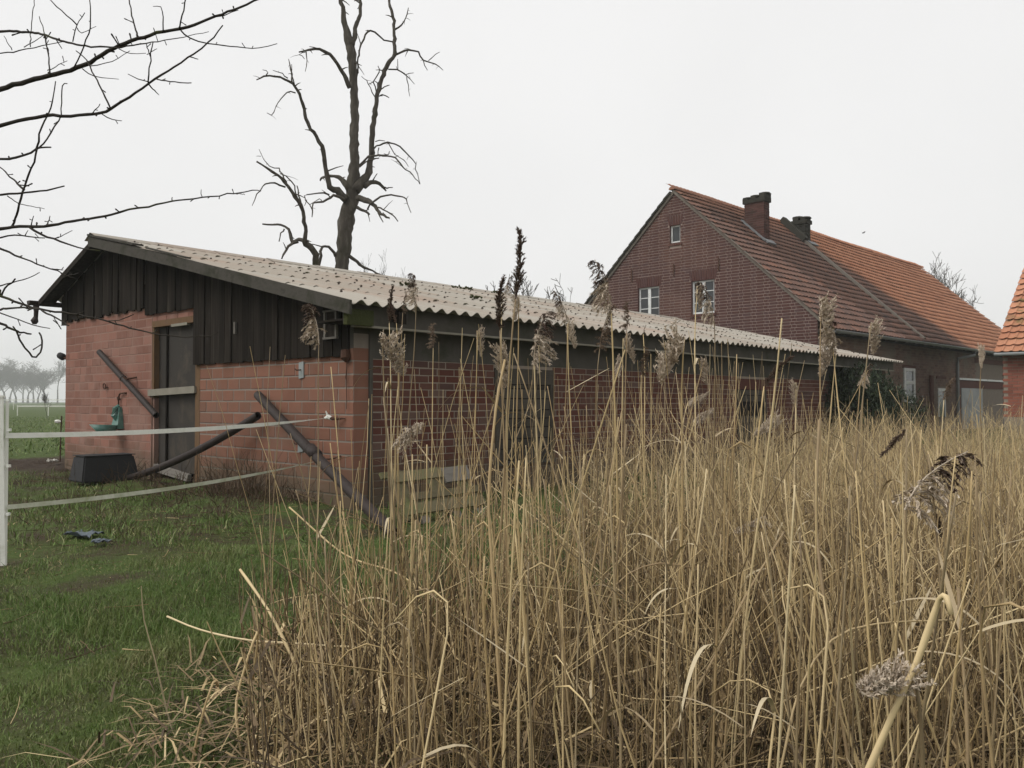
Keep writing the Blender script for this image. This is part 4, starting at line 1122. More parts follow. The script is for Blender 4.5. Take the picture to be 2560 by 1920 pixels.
DT = 19.0
tb = gnd(838, 1003 + FPX * EYE / DT); tb[1] = DT
DEAD = empty('dead_tree', (tb[0], DT, 0)); tag(DEAD, 'tall dead bare tree with broken limbs rising behind the shed roof', 'tree')
def dz_(x, y): return 600 + .434 * x, .434 * y
def dead_branch(name, pts, rad, d0=0.0, d1=0.0, parent=DEAD, n=7, stubs=True, seed=0):
    rr = random.Random(seed + len(pts) * 31 + int(pts[0][0]))
    W = []
    for i, (x, y) in enumerate(pts):
        u = i / max(1, len(pts) - 1); px, py = dz_(x, y)
        W.append(at(px, py, DT + d0 * (1 - u) + d1 * u) - np.array(DEAD.location))
    W = np.array(W); rad = [q_ * .88 * .434 * DT / FPX for q_ in rad]
    P, r_ = smooth_path(W, rad, .10)
    ph = rr.uniform(0, 6)
    P[1:-1] += np.array([[rr.gauss(0, .011), rr.gauss(0, .014), rr.gauss(0, .009)] for _ in range(len(P) - 2)]).reshape(-1, 3)
    mb = MB(); mb.tube(P, r_, n, True, .2)
    if stubs:
        for i in range(2, len(P) - 1):
            if rr.random() < .42:
                d = np.array([rr.uniform(-1, 1), rr.uniform(-1, 1), rr.uniform(-.5, 1)]); d /= np.linalg.norm(d)
                ln = (rr.uniform(.04, .16) + (.34 * rr.random() if rr.random() < .3 else 0)) * (1.2 if r_[i] > .05 else .8); rs = min(.018, r_[i] * .55)
                mb.tube([P[i], P[i] + d * ln * .6, P[i] + d * ln + np.array((0, 0, -.02))], [rs, rs * .7, rs * .35], 5)
    return mb.build(name, MT['bark_dead'], parent, True)
trunk = dead_branch('trunk', [(545, 2560), (560, 2100), (575, 1750), (585, 1530), (600, 1400), (610, 1280), (640, 1180), (650, 1080), (655, 980), (660, 850), (660, 700), (660, 560), (655, 460), (645, 340), (625, 230), (600, 130), (590, 40), (570, -30), (555, -120)],
                    [62, 52, 46, 42, 46, 50, 45, 40, 35, 30, 28, 25, 26, 30, 28, 18, 14, 12, 9], 0, .3, n=14)
LIMBS = [  # (points, radii, depth start, depth end, children)
    ([(650, 260), (665, 160), (690, 80), (695, 0), (690, -80)], [16, 15, 12, 11, 9], .2, .8, []),
    ([(612, 1150), (560, 1100), (515, 1080), (490, 960), (480, 870), (440, 790), (390, 710), (360, 600), (330, 520), (300, 480), (260, 455), (200, 440), (140, 440), (95, 460)], [30, 24, 18, 14, 13, 12, 11, 10, 9, 8, 7, 6, 5, 3], 0, -1.4,
     [([(300, 480), (290, 400), (280, 340)], [6, 5, 2], -1.1, -.9), ([(275, 450), (240, 420), (190, 405)], [4, 3, 2], -1.1, -1.4), ([(320, 535), (270, 530), (220, 590), (185, 660), (155, 650)], [4, 4, 3, 2.5, 2], -1, -1.5), ([(312, 485), (302, 430), (298, 370)], [5, 4, 2], -1.1, -1.0), ([(150, 440), (160, 415), (130, 402)], [4, 3, 2], -1.3, -1.4)]),
    ([(668, 1100), (700, 1045), (732, 1010), (750, 930), (760, 800), (775, 680), (790, 560), (815, 450), (850, 370), (890, 310), (890, 220), (885, 120), (860, 0), (850, -80)], [34, 30, 25, 20, 17, 17, 16, 15, 14, 14, 12, 11, 9, 7], 0, 1.5,
     [([(900, 315), (970, 285), (1030, 300), (1060, 350), (1120, 365), (1170, 405)], [8, 7, 6, 5, 4, 2], 1.1, 1.8), ([(1055, 345), (1080, 405)], [4, 2], 1.4, 1.5), ([(1085, 350), (1115, 325), (1150, 300)], [3, 3, 2], 1.4, 1.2), ([(895, 170), (940, 130), (970, 45)], [7, 5, 3], 1.3, 1.7),
      ([(880, 240), (830, 230), (750, 175), (700, 240), (685, 320), (680, 420)], [5, 6, 7, 7, 6, 6], 1.3, .2), ([(855, 400), (910, 405), (960, 435), (1005, 485)], [5, 5, 4, 2], 1.0, 1.5), ([(960, 435), (970, 490), (978, 555)], [4, 3, 2], 1.2, 1.3), ([(910, 405), (908, 340)], [3, 2], 1.1, 1.1), ([(955, 430), (1000, 420)], [3, 2], 1.2, 1.3),
      ([(812, 515), (835, 500), (860, 490)], [5, 4, 3], .8, 1.2), ([(808, 550), (835, 548), (858, 562)], [5, 4, 3], .8, .6), ([(785, 530), (770, 470), (800, 420), (795, 380)], [5, 5, 4, 3], .8, .5), ([(778, 560), (740, 480), (700, 440)], [4, 3, 2], .8, .2), ([(745, 480), (765, 470)], [3, 2], .4, .4)]),
    ([(632, 505), (600, 430), (560, 370), (520, 320), (460, 280), (400, 285), (340, 300)], [15, 13, 12, 11, 9, 7, 4], .1, -.9, [([(380, 290), (380, 350), (376, 412)], [4, 3, 2], -.8, -.8), ([(376, 300), (345, 312), (372, 340)], [3, 3, 2], -.8, -.9), ([(455, 282), (400, 268)], [4, 2], -.6, -.8)]),
    ([(690, 950), (740, 905), (800, 895), (890, 910), (940, 960), (1000, 1010), (1035, 1060)], [8, 7, 6, 5, 4, 3, 2], -.1, -1.1, [([(790, 890), (850, 890), (862, 870)], [3, 3, 2], -.4, -.5), ([(690, 960), (745, 920), (800, 912)], [6, 5, 3], -.1, -.6)]),
    ([(765, 880), (785, 845), (850, 822), (920, 845), (990, 920), (1020, 1000), (1038, 1060)], [6, 5, 6, 5, 4, 3, 2], .3, 1.0, [([(855, 825), (890, 890), (940, 920), (970, 960)], [4, 3, 3, 2], .5, .6), ([(780, 815), (835, 812)], [4, 2], .3, .2), ([(800, 850), (795, 890)], [4, 3], .4, .4)]),
    ([(680, 1140), (750, 1165), (800, 1220), (860, 1255)], [22, 16, 10, 5], -.1, -.8, [([(735, 1205), (780, 1150), (840, 1125), (920, 1130), (960, 1150), (985, 1225)], [6, 7, 6, 5, 4, 2], -.4, -1.0), ([(795, 1195), (850, 1215), (910, 1275)], [6, 5, 3], -.5, -.9), ([(675, 1195), (720, 1215), (745, 1235)], [11, 9, 6], 0, -.3), ([(795, 1225), (825, 1280)], [5, 3], -.6, -.7)]),
    ([(715, 1075), (760, 1050), (800, 1058), (842, 1100)], [20, 16, 12, 5], .1, .5, [([(815, 1080), (850, 1085), (880, 1080)], [6, 5, 3], .4, .5), ([(765, 1040), (790, 1000)], [5, 3], .2, .3)]),
    ([(630, 1095), (590, 1030), (540, 1015), (480, 1020), (462, 1040)], [24, 18, 10, 8, 5], 0, .5, []),
    ([(608, 1150), (540, 1130), (480, 1165), (420, 1170), (415, 1250)], [12, 9, 6, 5, 3], -.1, -.8, [([(515, 1122), (450, 1110), (370, 1130), (400, 1180), (412, 1205)], [6, 5, 4, 4, 3], -.3, -.6), ([(470, 1165), (455, 1145), (400, 1180)], [4, 3, 2], -.4, -.5), ([(385, 1150), (372, 1185)], [3, 2], -.6, -.6)]),
    ([(568, 1900), (500, 1680), (450, 1560), (430, 1470), (400, 1420), (372, 1390), (375, 1330), (370, 1250), (350, 1180), (300, 1110), (260, 1050), (190, 990), (95, 930)], [34, 28, 24, 22, 20, 16, 12, 13, 13, 11, 9, 8, 5], 0, -1.9,
     [([(392, 1395), (340, 1380), (300, 1390), (280, 1320), (240, 1295), (190, 1295), (130, 1290)], [15, 14, 14, 10, 8, 7, 5], -.6, -.2), ([(335, 1390), (280, 1420), (240, 1492)], [10, 9, 5], -.6, -.8), ([(255, 1318), (235, 1345), (225, 1392)], [5, 4, 3], -.4, -.4), ([(262, 1078), (200, 1055), (150, 1060), (100, 1120), (70, 1185)], [6, 5, 4, 3, 2], -1.5, -1.9),
      ([(270, 1050), (220, 970), (170, 960), (110, 860)], [5, 4, 3, 1.5], -1.5, -1.2), ([(325, 1130), (300, 1040), (230, 1000)], [5, 4, 3], -1.3, -1.4), ([(350, 1170), (340, 1120), (328, 1070)], [6, 5, 4], -1.2, -1.0), ([(120, 900), (95, 900)], [2, 1.5], -1.3, -1.3)]),
    ([(455, 1560), (468, 1450), (490, 1415), (530, 1440), (552, 1475)], [9, 9, 8, 9, 12], -.3, 0, []),
    ([(625, 1470), (690, 1520), (740, 1550), (815, 1585)], [13, 10, 8, 5], 0, .7, []),
]
for i, (p, r_, a, b_, kids) in enumerate(LIMBS):
    lb = dead_branch('branch', p, r_, a, b_, seed=i, n=8)
    for j, (p2, r2, a2, b2) in enumerate(kids): dead_branch('twig', p2, r2, a2, b2, lb, 5, True, i * 17 + j)

# ------------------------------------------------------------------ fruit tree whose branches reach in from the left
NT = 3.6
FRUIT = empty('fruit_tree', (-4.3, 3.9, 0)); tag(FRUIT, 'bare fruit tree with lichened spurred branches reaching in from the left', 'tree')
FL = np.array(FRUIT.location)
def n_branch(name, pts, w0, w1, d0, d1, parent, seed, n=6, root=None, spur=1.0):
    rr = random.Random(seed); W = []
    for i, (x, y) in enumerate(pts):
        u = i / max(1, len(pts) - 1); W.append(at(x, y, d0 * (1 - u) + d1 * u) - FL)
    d_ = (d0 + d1) / 2; rad = list(np.linspace(w0, w1, len(pts)) * .5 * d_ / FPX)
    if root is not None:
        W = [np.array(root), (np.array(root) * .5 + W[0] * .5) + np.array((0, 0, .12))] + W; rad = [rad[0] * 2.2, rad[0] * 1.5] + rad
    P, r_ = smooth_path(np.array(W), rad, .028)
    P[1:-1] += np.array([[rr.gauss(0, .0013) for _ in range(3)] for _ in range(len(P) - 2)]).reshape(-1, 3)
    mb = MB(); mb.tube(P, r_, n, True, .10)
    for i in range(1, len(P) - 1):
        if rr.random() < .26 * spur and P[i][0] + FL[0] > -2.6:
            t_ = P[i + 1] - P[i - 1]; t_ /= np.linalg.norm(t_)
            d = np.array([rr.uniform(-1, 1), rr.uniform(-1, 1), rr.uniform(-.6, 1)]); d -= t_ * (d @ t_) * .7; d /= np.linalg.norm(d)
            ln = rr.uniform(.006, .022) + (.03 if rr.random() < .12 else 0); rs = max(.0018, min(.0035, r_[i] * .7))
            e = P[i] + d * ln
            mb.tube([P[i], P[i] + d * ln * .6, e, e + d * .004], [rs, rs * .8, rs * 1.15, rs * .5], 5)
    return mb.build(name, MT['bark'], parent, True)
MB().tube([(0, 0, -.2), (.02, .0, .5), (-.05, .02, 1.2), (.04, 0, 1.8), (.1, .05, 2.5), (.05, .0, 3.4), (.1, 0, 4.4)], [.17, .13, .12, .11, .09, .06, .03], 12, True, .06).build('trunk', MT['bark'], FRUIT, True)
FB = [  # main branches: pts, width at entry and tip in px, depths, root on the trunk, twigs
    ([(0, 223), (120, 190), (206, 166), (253, 139), (285, 120), (345, 97), (408, 79), (468, 68), (522, 47), (585, 24), (633, 3), (700, -30)], 13, 4, 3.5, 3.3, (.06, .02, 2.0),
     [([(125, 186), (120, 133), (112, 89), (98, 41)], 4, 2), ([(184, 170), (209, 117), (225, 70), (226, 38), (223, -10)], 4, 2.5), ([(345, 97), (335, 57), (321, -10)], 5, 3), ([(408, 79), (408, 41), (402, 19), (383, 16)], 3.5, 1.5), ([(449, 70), (459, 25), (466, -10)], 4, 3), ([(452, 76), (475, 95), (522, 109), (592, 117), (646, 120), (693, 109)], 4, 2),
      ([(206, 172), (237, 191), (297, 198)], 3, 1.5), ([(285, 120), (364, 109), (443, 95), (522, 79)], 4, 1.5), ([(125, 175), (168, 152)], 2.5, 1.5), ([(225, 165), (280, 154), (325, 127)], 2.5, 1.5), ([(522, 47), (560, 38), (596, 25)], 3, 2), ([(297, 122), (325, 134), (365, 133)], 2.5, 1.5)]),
    ([(0, 78), (63, 80), (104, 85), (142, 98), (203, 114), (290, 118)], 7, 4, 3.9, 3.45, (.08, .04, 2.35),
     [([(193, 63), (142, 16), (118, -8)], 3.5, 2), ([(182, 104), (193, 63), (212, 32)], 3, 2), ([(112, 86), (116, 110), (122, 135)], 4, 3), ([(140, 98), (155, 122)], 3, 2), ([(193, 70), (205, 82), (240, 66)], 2.5, 1.5)]),
    ([(0, 316), (47, 301), (111, 290), (177, 290), (253, 283), (275, 272), (323, 244), (373, 209), (421, 177), (484, 136), (522, 106), (557, 63)], 10, 3, 3.3, 3.2, (.0, .0, 1.75),
     [([(370, 206), (373, 171), (377, 133), (383, 104)], 4, 2.5), ([(370, 204), (345, 198), (320, 185)], 3, 2), ([(392, 198), (437, 206), (478, 207)], 3.5, 2.5), ([(370, 210), (397, 237)], 4, 2), ([(275, 269), (253, 222), (231, 180), (215, 149), (190, 127)], 4.5, 2.5), ([(256, 286), (280, 297), (304, 302)], 3, 2), ([(475, 142), (495, 148)], 3, 2), ([(230, 284), (250, 260)], 3, 2), ([(375, 140), (365, 108)], 3, 2), ([(377, 130), (392, 122)], 2.5, 1.5)]),
    ([(0, 399), (41, 394), (92, 373), (98, 335), (111, 304), (127, 269), (139, 203)], 7, 2.5, 3.7, 3.6, (-.02, .0, 1.6),
     [([(92, 373), (108, 361), (136, 316), (152, 285), (155, 215), (168, 209)], 4.5, 2.5), ([(92, 371), (127, 368)], 5, 4), ([(92, 373), (85, 405), (70, 440), (57, 481), (44, 525), (38, 545), (29, 567)], 4.5, 6)]),
    ([(0, 486), (63, 481), (117, 476), (161, 465)], 6, 3.5, 3.4, 3.4, (-.03, .0, 1.5), [([(19, 490), (51, 510), (111, 522)], 3, 1.5), ([(0, 418), (38, 453), (60, 474)], 3, 6)]),
    ([(0, 572), (33, 567), (72, 567), (127, 563), (163, 556), (226, 546), (278, 538), (323, 525), (373, 516), (430, 503), (506, 494), (585, 484), (633, 475), (652, 478)], 9, 2, 3.2, 3.0, (.0, .0, 1.4),
     [([(72, 566), (101, 585), (136, 598), (172, 611), (217, 625), (250, 627)], 7, 2.5), ([(78, 563), (84, 540)], 3, 2), ([(116, 563), (125, 540)], 4, 2), ([(140, 595), (160, 586), (181, 576)], 2.5, 1.5), ([(506, 494), (503, 474)], 2.5, 1.5), ([(590, 484), (612, 487)], 2.5, 1.5), ([(430, 503), (431, 493)], 3, 2)]),
    ([(0, 594), (36, 588), (72, 592), (112, 595)], 5, 2.5, 3.5, 3.4, (-.03, .0, 1.35), [([(62, 590), (70, 576)], 3, 1.5)]),
    ([(0, 621), (36, 638), (63, 648), (108, 665), (145, 677), (170, 690), (190, 697)], 6, 1.5, 3.3, 3.2, (-.04, .0, 1.3), [([(168, 690), (185, 686), (196, 682)], 2.5, 1.5), ([(130, 672), (158, 675)], 3, 2)]),
    ([(0, 714), (24, 708), (45, 703), (72, 694), (99, 681)], 3.5, 2, 3.5, 3.5, (-.05, .0, 1.25), [([(4, 739), (14, 721), (38, 697)], 5, 4)]),
    ([(0, 741), (36, 753), (81, 768), (103, 773), (155, 782), (199, 788), (253, 799), (307, 815), (380, 833), (416, 838), (463, 842), (520, 840), (545, 830)], 7, 1.6, 3.1, 2.9, (-.05, .0, 1.15),
     [([(103, 774), (127, 788), (154, 802), (172, 814)], 5.5, 3), ([(0, 775), (22, 771), (72, 771), (103, 773)], 6, 4), ([(270, 802), (300, 800), (320, 790), (334, 786)], 2.5, 2.5), ([(190, 786), (212, 776)], 2.5, 1.5), ([(135, 793), (150, 816)], 2.5, 1.2)]),
    ([(0, 784), (45, 798), (81, 813), (125, 821)], 3.5, 2, 3.2, 3.2, (-.05, .0, 1.1), []),
    ([(0, 808), (20, 817), (41, 828), (60, 832), (78, 835)], 7, 4, 3.1, 3.1, (-.06, .0, 1.0), [([(41, 828), (50, 849), (60, 868), (83, 891), (96, 887), (104, 870), (104, 850), (98, 832)], 5, 4.5)]),
    ([(0, 133), (47, 127), (104, 114), (158, 104)], 3.5, 2, 3.9, 3.9, (.09, .0, 2.6), [([(76, 117), (79, 57), (86, -5)], 2.5, 2), ([(30, 125), (10, 90)], 2.5, 1.5), ([(60, 118), (85, 104), (112, 86)], 2.5, 1.5)]),
]
for i, (p, w0, w1, d0, d1, root, tw) in enumerate(FB):
    dx = p[1][0] - p[0][0]; p = [(p[0][0] - 90, p[0][1] - (p[1][1] - p[0][1]) * .9)] + p
    b_ = n_branch('branch', p, w0 * 1.05, w1, d0, d1, FRUIT, i, 7, root)
    for j, (q, a, c) in enumerate(tw):
        x = q[0][0]; u = (x - p[0][0]) / (p[-1][0] - p[0][0] + 1e-6); u = min(1, max(0, u)); dd = d0 * (1 - u) + d1 * u
        n_branch('twig', q, a, c, dd, dd + random.Random(i * 50 + j).uniform(-.22, .22), b_, i * 50 + j + 7, 5)

# ------------------------------------------------------------------ bare trees and shrubs in the distance
def grow(seed, height, trunk_h, spread, levels=5, kids=(5, 5, 4, 4), thick=.02, upw=.55):
    """recursive bare crown -> trunk polyline, list of (points, radii)"""
    rr = random.Random(seed); segs = []
    def rec(p, d, ln, r_, lv):
        n = 4; pts = [p]; q = p.copy(); dd = d.copy()
        for i in range(n):
            dd = dd + np.array([rr.gauss(0, .13), rr.gauss(0, .13), rr.gauss(.03, .08)]); dd /= np.linalg.norm(dd)
            q = q + dd * ln / n; pts.append(q.copy())
        segs.append((np.array(pts), np.linspace(r_, r_ * .55, n + 1)))
        if lv <= 0: return
        for k_ in range(kids[min(len(kids) - 1, levels - lv)]):
            i = rr.randint(1, n); a_ = rr.uniform(0, 6.283); tilt = rr.uniform(.35, .95)
            s1 = np.cross(dd, [0.3, .5, .8]); s1 /= np.linalg.norm(s1); s2 = np.cross(dd, s1)
            nd = dd * math.cos(tilt) + (s1 * math.cos(a_) + s2 * math.sin(a_)) * math.sin(tilt) * spread + np.array([0, 0, upw * .35]); nd /= np.linalg.norm(nd)
            rec(pts[i], nd, ln * rr.uniform(.55, .78), r_ * .55, lv - 1)
    rec(np.array([0, 0, trunk_h]), np.array([0, 0, 1.0]), height * .30, thick, levels - 1)
    return segs
def tree_meshes(seed, height, trunk_h, spread, thick, levels, kids, minr, upw=.55):
    segs = grow(seed, height, trunk_h, spread, levels, kids, thick, upw)
    P = np.stack([s_[0] for s_ in segs]); Rr = np.maximum(np.stack([s_[1] for s_ in segs]), minr)
    zt = P[..., 2].max(); P = P * np.array([1, 1, 1]); 
    V, F = stems_np(P, Rr, 3)
    sc = height / max(zt, .1); V = V * sc
    crown = npmesh('crown', V, [F], MT['far_bark'])
    tr = MB().tube([(0, 0, -.3), (0.02, 0, trunk_h * sc * .5), (0, 0, trunk_h * sc * 1.05)], [thick * sc * 1.5, thick * sc * 1.15, thick * sc], 8).mesh('trunk', MT['far_bark'])
    return crown, tr
TM = [tree_meshes(s_, 12, 3.0, 1.05, .16, 6, (6, 5, 4, 4, 3), .016) for s_ in (3, 8)]
TMW = [tree_meshes(s_, 12, 1.2, 1.25, .13, 6, (7, 5, 4, 4, 3), .022) for s_ in (21, 34)]
SHB = [tree_meshes(s_, 4, .2, 1.2, .05, 5, (8, 5, 5, 4), .007, .8) for s_ in (5, 6)]
def plant_tree(name, meshes, px, d, hgt_, wid, rz, label, cat, group=None, base=0.0):
    x = (px - CX) / FPX * d
    o = empty(name, (x, d, base), rz); tag(o, label, cat, group)
    ref = 4.0 if meshes in SHB else 12.0
    sc = (hgt_ / ref * wid, hgt_ / ref * wid, hgt_ / ref)
    for nm, me in (('crown', meshes[0]), ('trunk', meshes[1])): link(nm, me, o, None, None, sc)
    return o
plant_tree('bare_tree', TM[0], 144, 430, 25.5, .85, .4, 'lone bare tree with a clear trunk in the misty field by the shed corner', 'tree', 'misty field trees')
WT = [(-40, 470, 23.5, 'leftmost misty bare tree of the field copse'), (12, 440, 24, 'pale misty bare tree at the left picture edge'), (40, 455, 26.5, 'tallest misty bare tree in the middle of the field copse'), (70, 450, 22.5, 'misty bare tree right of the tallest one in the copse'), (95, 435, 23, 'broad rounded misty bare tree at the right end of the copse'), (115, 465, 20, 'low misty bare tree just left of the lone tree'), (-10, 520, 25, 'misty bare tree far back behind the left end of the copse'), (25, 530, 26.5, 'misty bare tree far back behind the tallest one'), (58, 525, 25.5, 'misty bare tree far back in the middle of the copse'), (84, 515, 24, 'misty bare tree far back behind the broad rounded one')]
for i, (px, d, h_, lb) in enumerate(WT): plant_tree('bare_tree', TMW[i % 2], px, d, h_, 1.6, i * 1.3, lb, 'tree', 'misty field trees')
for i, (px, d, h_, lb) in enumerate([(118, 51, 2.0, 'thin leafless sapling standing in the meadow left of the shed'), (966, 42, 8.7, 'wispy bare treetop showing over the roof right of the dead tree'), (1008, 45, 8.4, 'lower wispy treetop over the roof beside the first one'), (1255, 60, 10.4, 'bare treetop behind the roof left of the tallest reeds'), (1330, 58, 10.9, 'bushy bare treetop behind the roof by the tallest reed plume'), (1398, 60, 10.3, 'bushy bare treetop behind the roof nearest the farmhouse')]):
    plant_tree('bare_shrub' if i == 0 else 'bare_tree', SHB[i % 2] if i == 0 else (TM[i % 2] if i < 3 else TMW[i % 2]), px, d, h_, .5 if i == 0 else (.45 if i < 3 else .72), i * 2.1, lb, 'shrub' if i == 0 else 'tree', None if i == 0 else 'treetops behind the roofs')
for i, (px, d, h_, lb) in enumerate([(2345, 70, 14.0, 'bare tree rising behind the far roof end of the farmhouse'), (2395, 72, 11.0, 'lower bare tree beside the farmhouse verge'), (2440, 74, 8.8, 'lowest bare tree between the farmhouse and the outbuilding')]):
    plant_tree('bare_tree', TM[i % 2], px, d, h_, .85, i * 1.7 + .5, lb, 'tree', 'treetops behind the roofs')

# far pasture fence and small field things
def far_fence(y, x0, x1, z, label, r_, posts):
    o = empty('pasture_fence', ((x0 + x1) / 2, y, 0)); tag(o, label, 'fence', 'far white tape fences')
    c = (x0 + x1) / 2
    MB().beam((x0 - c, 0, z), (x1 - c, 0, z), .01, r_ * 2).build('tape', MT['tape'], o)
    n = max(2, int((x1 - x0) / posts))
    for i in range(n + 1):
        x = x0 + (x1 - x0) * i / n - c; MB().box(x - .022, x + .022, -.02, .02, 0, z + .08).build('post', MT['white_plastic'], o)
far_fence(105, -75, -52, 1.22, 'farther white tape fence across the misty pasture', .05, 8)
far_fence(60, -36, -31.5, .70, 'nearer low white tape fence across the pasture', .045, 4.4)
ip = empty('insulated_stake', (*gnd(150, 1152)[:2], 0)); tag(ip, 'thin dark metal stake with white insulator by the shed corner', 'stake')
MB().tube([(0, 0, -.1), (.01, 0, .5), (.02, 0, .80)], .011, 6).build('rod', MT['iron'], ip)
MB().tube([(-.09, 0, .70), (-.04, 0, .70), (.01, 0, .69)], [.03, .035, .02], 7).build('insulator', MT['white_plastic'], ip)
def scrap(name, px, py, size, mat, label, cat, seed, hgt_=.03):
    rr = random.Random(seed); p = gnd(px, py); o = empty(name, p, rr.uniform(0, 3)); n = 7; v = []
    for i in range(n):
        for j in range(n): v.append(((i / (n - 1) - .5) * size[0] + rr.gauss(0, .008), (j / (n - 1) - .5) * size[1] + rr.gauss(0, .008), hgt_ * (.4 + rr.random()) + .012))
    top = list(v); v += [(x, y, z - .006) for x, y, z in top]
    f = []
    for i in range(n - 1):
        for j in range(n - 1):
            a = i * n + j; f += [(a, a + n, a + n + 1, a + 1), (n * n + a, n * n + a + 1, n * n + a + n + 1, n * n + a + n)]
    MB().add(v, f).build('sheet', mat, o); tag(o, label, cat)
scrap('plastic_scrap', 131, 1160, (.16, .10), MT['scrap'], 'white scrap lying in the mud left of the shed', 'scrap', 1, .06)
scrap('plastic_scrap', 212, 1346, (.24, .16), MT['rag'], 'crumpled blue plastic scrap half sunk in the grass', 'scrap', 2, .035)
scrap('plastic_scrap', 255, 1362, (.12, .10), MT['rag'], 'smaller blue plastic scrap beside the crumpled one', 'scrap', 3, .025)

bd = at(2159, 582, 80)
bo = empty('flying_bird', bd); tag(bo, 'tiny dark bird flying in the grey sky above the farmhouse', 'bird')
MB().tube([(-.14, 0, -.06), (-.05, 0, -.02), (.06, 0, .03), (.15, 0, .08)], [.01, .05, .05, .015], 7).add([(-.02, 0, .02), (.06, 0, .05), (.10, .25, .12), (.02, .42, .05), (-.04, .22, .08), (-.02, 0, .005), (.06, 0, .035), (.10, .25, .108), (.02, .42, .042), (-.04, .22, .07)], [(0, 1, 2, 3, 4), (9, 8, 7, 6, 5)]).add([(-.02, 0, .02), (.06, 0, .05), (.10, -.25, .12), (.02, -.42, .05), (-.04, -.22, .08), (-.02, 0, .005), (.06, 0, .035), (.10, -.25, .108), (.02, -.42, .042), (-.04, -.22, .07)], [(4, 3, 2, 1, 0), (5, 6, 7, 8, 9)]).build('body', MT['bird'], bo)

# ------------------------------------------------------------------ dark evergreen bush at the far end of the shed
BU = empty('evergreen_bush', (7.3, 17.3, 0)); BU.scale = (.72, .8, .9); tag(BU, 'dark evergreen bush growing over the far end of the shed', 'bush')
cen = [(0, 0, .9, .9), (.7, .3, 1.0, .75), (1.35, .35, .75, .7), (-.5, .4, 1.1, .7), (.3, .6, 1.5, .6), (1.0, -.1, .5, .6), (-.3, .5, 1.65, .35), (.75, .5, 1.35, .5)]
bv = []; 
for (x, y, z, r_) in cen:
    n = int(2600 * r_)
    d = rng.normal(size=(n, 3)); d /= np.linalg.norm(d, axis=1)[:, None]
    rad = r_ * rng.uniform(.45, 1.08, n) ** .6 * (1 + .18 * np.sin(d[:, 0] * 7 + x) * np.sin(d[:, 2] * 6 + y))
    bv.append(np.array((x, y, z)) + d * rad[:, None])
bv = np.concatenate(bv); bv = bv[bv[:, 2] > .02]
n = len(bv); tipv = rng.normal(size=(n, 3)) * .05 + np.array((0, 0, .03)); 
V, Fq, Ft = blades_np(bv, tipv, rng.uniform(.025, .06, n), rng.normal(size=(n, 3)) * .01, rng.uniform(0, 6.28, n))
link('crown', npmesh('crown', V, [Fq, Ft], MT['bush']), BU)
mb = MB()
for i in range(7): mb.tube([(random.uniform(-.2, .9), .3, 0), (random.uniform(-.4, 1.2), .3, .6), (random.uniform(-.5, 1.3), .4, 1.2)], [.03, .02, .01], 6)
mb.build('trunk', MT['bark_dead'], BU)

# ------------------------------------------------------------------ reeds
UGx, UGy = -2280 / math.hypot(2280, 2060), 2060 / math.hypot(2280, 2060)
def shed_t(x, y): return (x + 1.605) * UGx + (y - 8.33) * UGy
def shed_s(x, y): return (x + 1.605) * UGy - (y - 8.33) * UGx
def reed_density(x, y):
    """0..1: how thick the reed bed stands at a ground point"""
    x = np.asarray(x); y = np.asarray(y); d = np.zeros_like(x)
    wob = .16 * np.sin(y * 3.1) + .1 * np.sin(y * 7.3 + x)
    front = (y < 3.9 + .3 * np.sin(x * 2.3)) & (x > -.335 * y + wob * .3) & (x > -.98 + wob * .7 + np.clip(y - 3.2, 0, 1) * .25)
    d = np.where(front, 1.0, d)
    right = (x > .35 + wob + np.clip(7 - y, 0, 3) * .12) & (y >= 3.6)
    d = np.where(right, 1.0, d)
    thin = (~front) & (~right) & (x > -1.0 + wob) & (y > 3.4) & (y < 8)
    d = np.where(thin, np.where(y > 5.8, .22, .07), d)
    d = np.where((shed_t(x, y) > -.25) & (shed_s(x, y) < 16.5) & (shed_s(x, y) > -.3), 0, d)
    d = np.where(np.hypot(x - .0, y - .0) < 1.35, 0, d)
    return d
clump = lambda x, y: np.clip(.55 + .75 * np.sin(x * 4.3 + 2 * np.sin(y * 2.9)) * np.sin(y * 4.1 + 2 * np.sin(x * 2.7)), .12, 1)
def scatter(n, x0, x1, y0, y1, keep=lambda x, y: 1.0, inframe=True):
    out = []
    tot = 0
    while tot < n:
        x = rng.uniform(x0, x1, n); y = rng.uniform(y0, y1, n)
        k_ = rng.uniform(size=n) < reed_density(x, y) * keep(x, y)
        if inframe: k_ &= (np.abs(x) < y * .66 + .5)
        p = np.stack([x[k_], y[k_]], 1); out.append(p); tot += len(p)
        if len(out) > 400: break
    return np.concatenate(out)[:n]
def stem_paths(xy, h, lean, bend, K=5, az=None):
    n = len(xy); az = rng.uniform(0, 6.283, n) if az is None else az
    u = np.linspace(0, 1, K)[None, :]
    dx = (np.sin(lean)[:, None] * u + bend[:, None] * u * u) * h[:, None]
    P = np.zeros((n, K, 3))
    P[..., 0] = xy[:, 0:1] + dx * np.cos(az)[:, None] + rng.normal(0, .004, (n, K)); P[..., 1] = xy[:, 1:2] + dx * np.sin(az)[:, None]
    P[..., 2] = np.maximum(hgt(xy[:, 0], xy[:, 1])[:, None] - .02 + np.cos(lean)[:, None] * u * h[:, None] - np.abs(bend)[:, None] * .4 * u * u * h[:, None], .004)
    return P

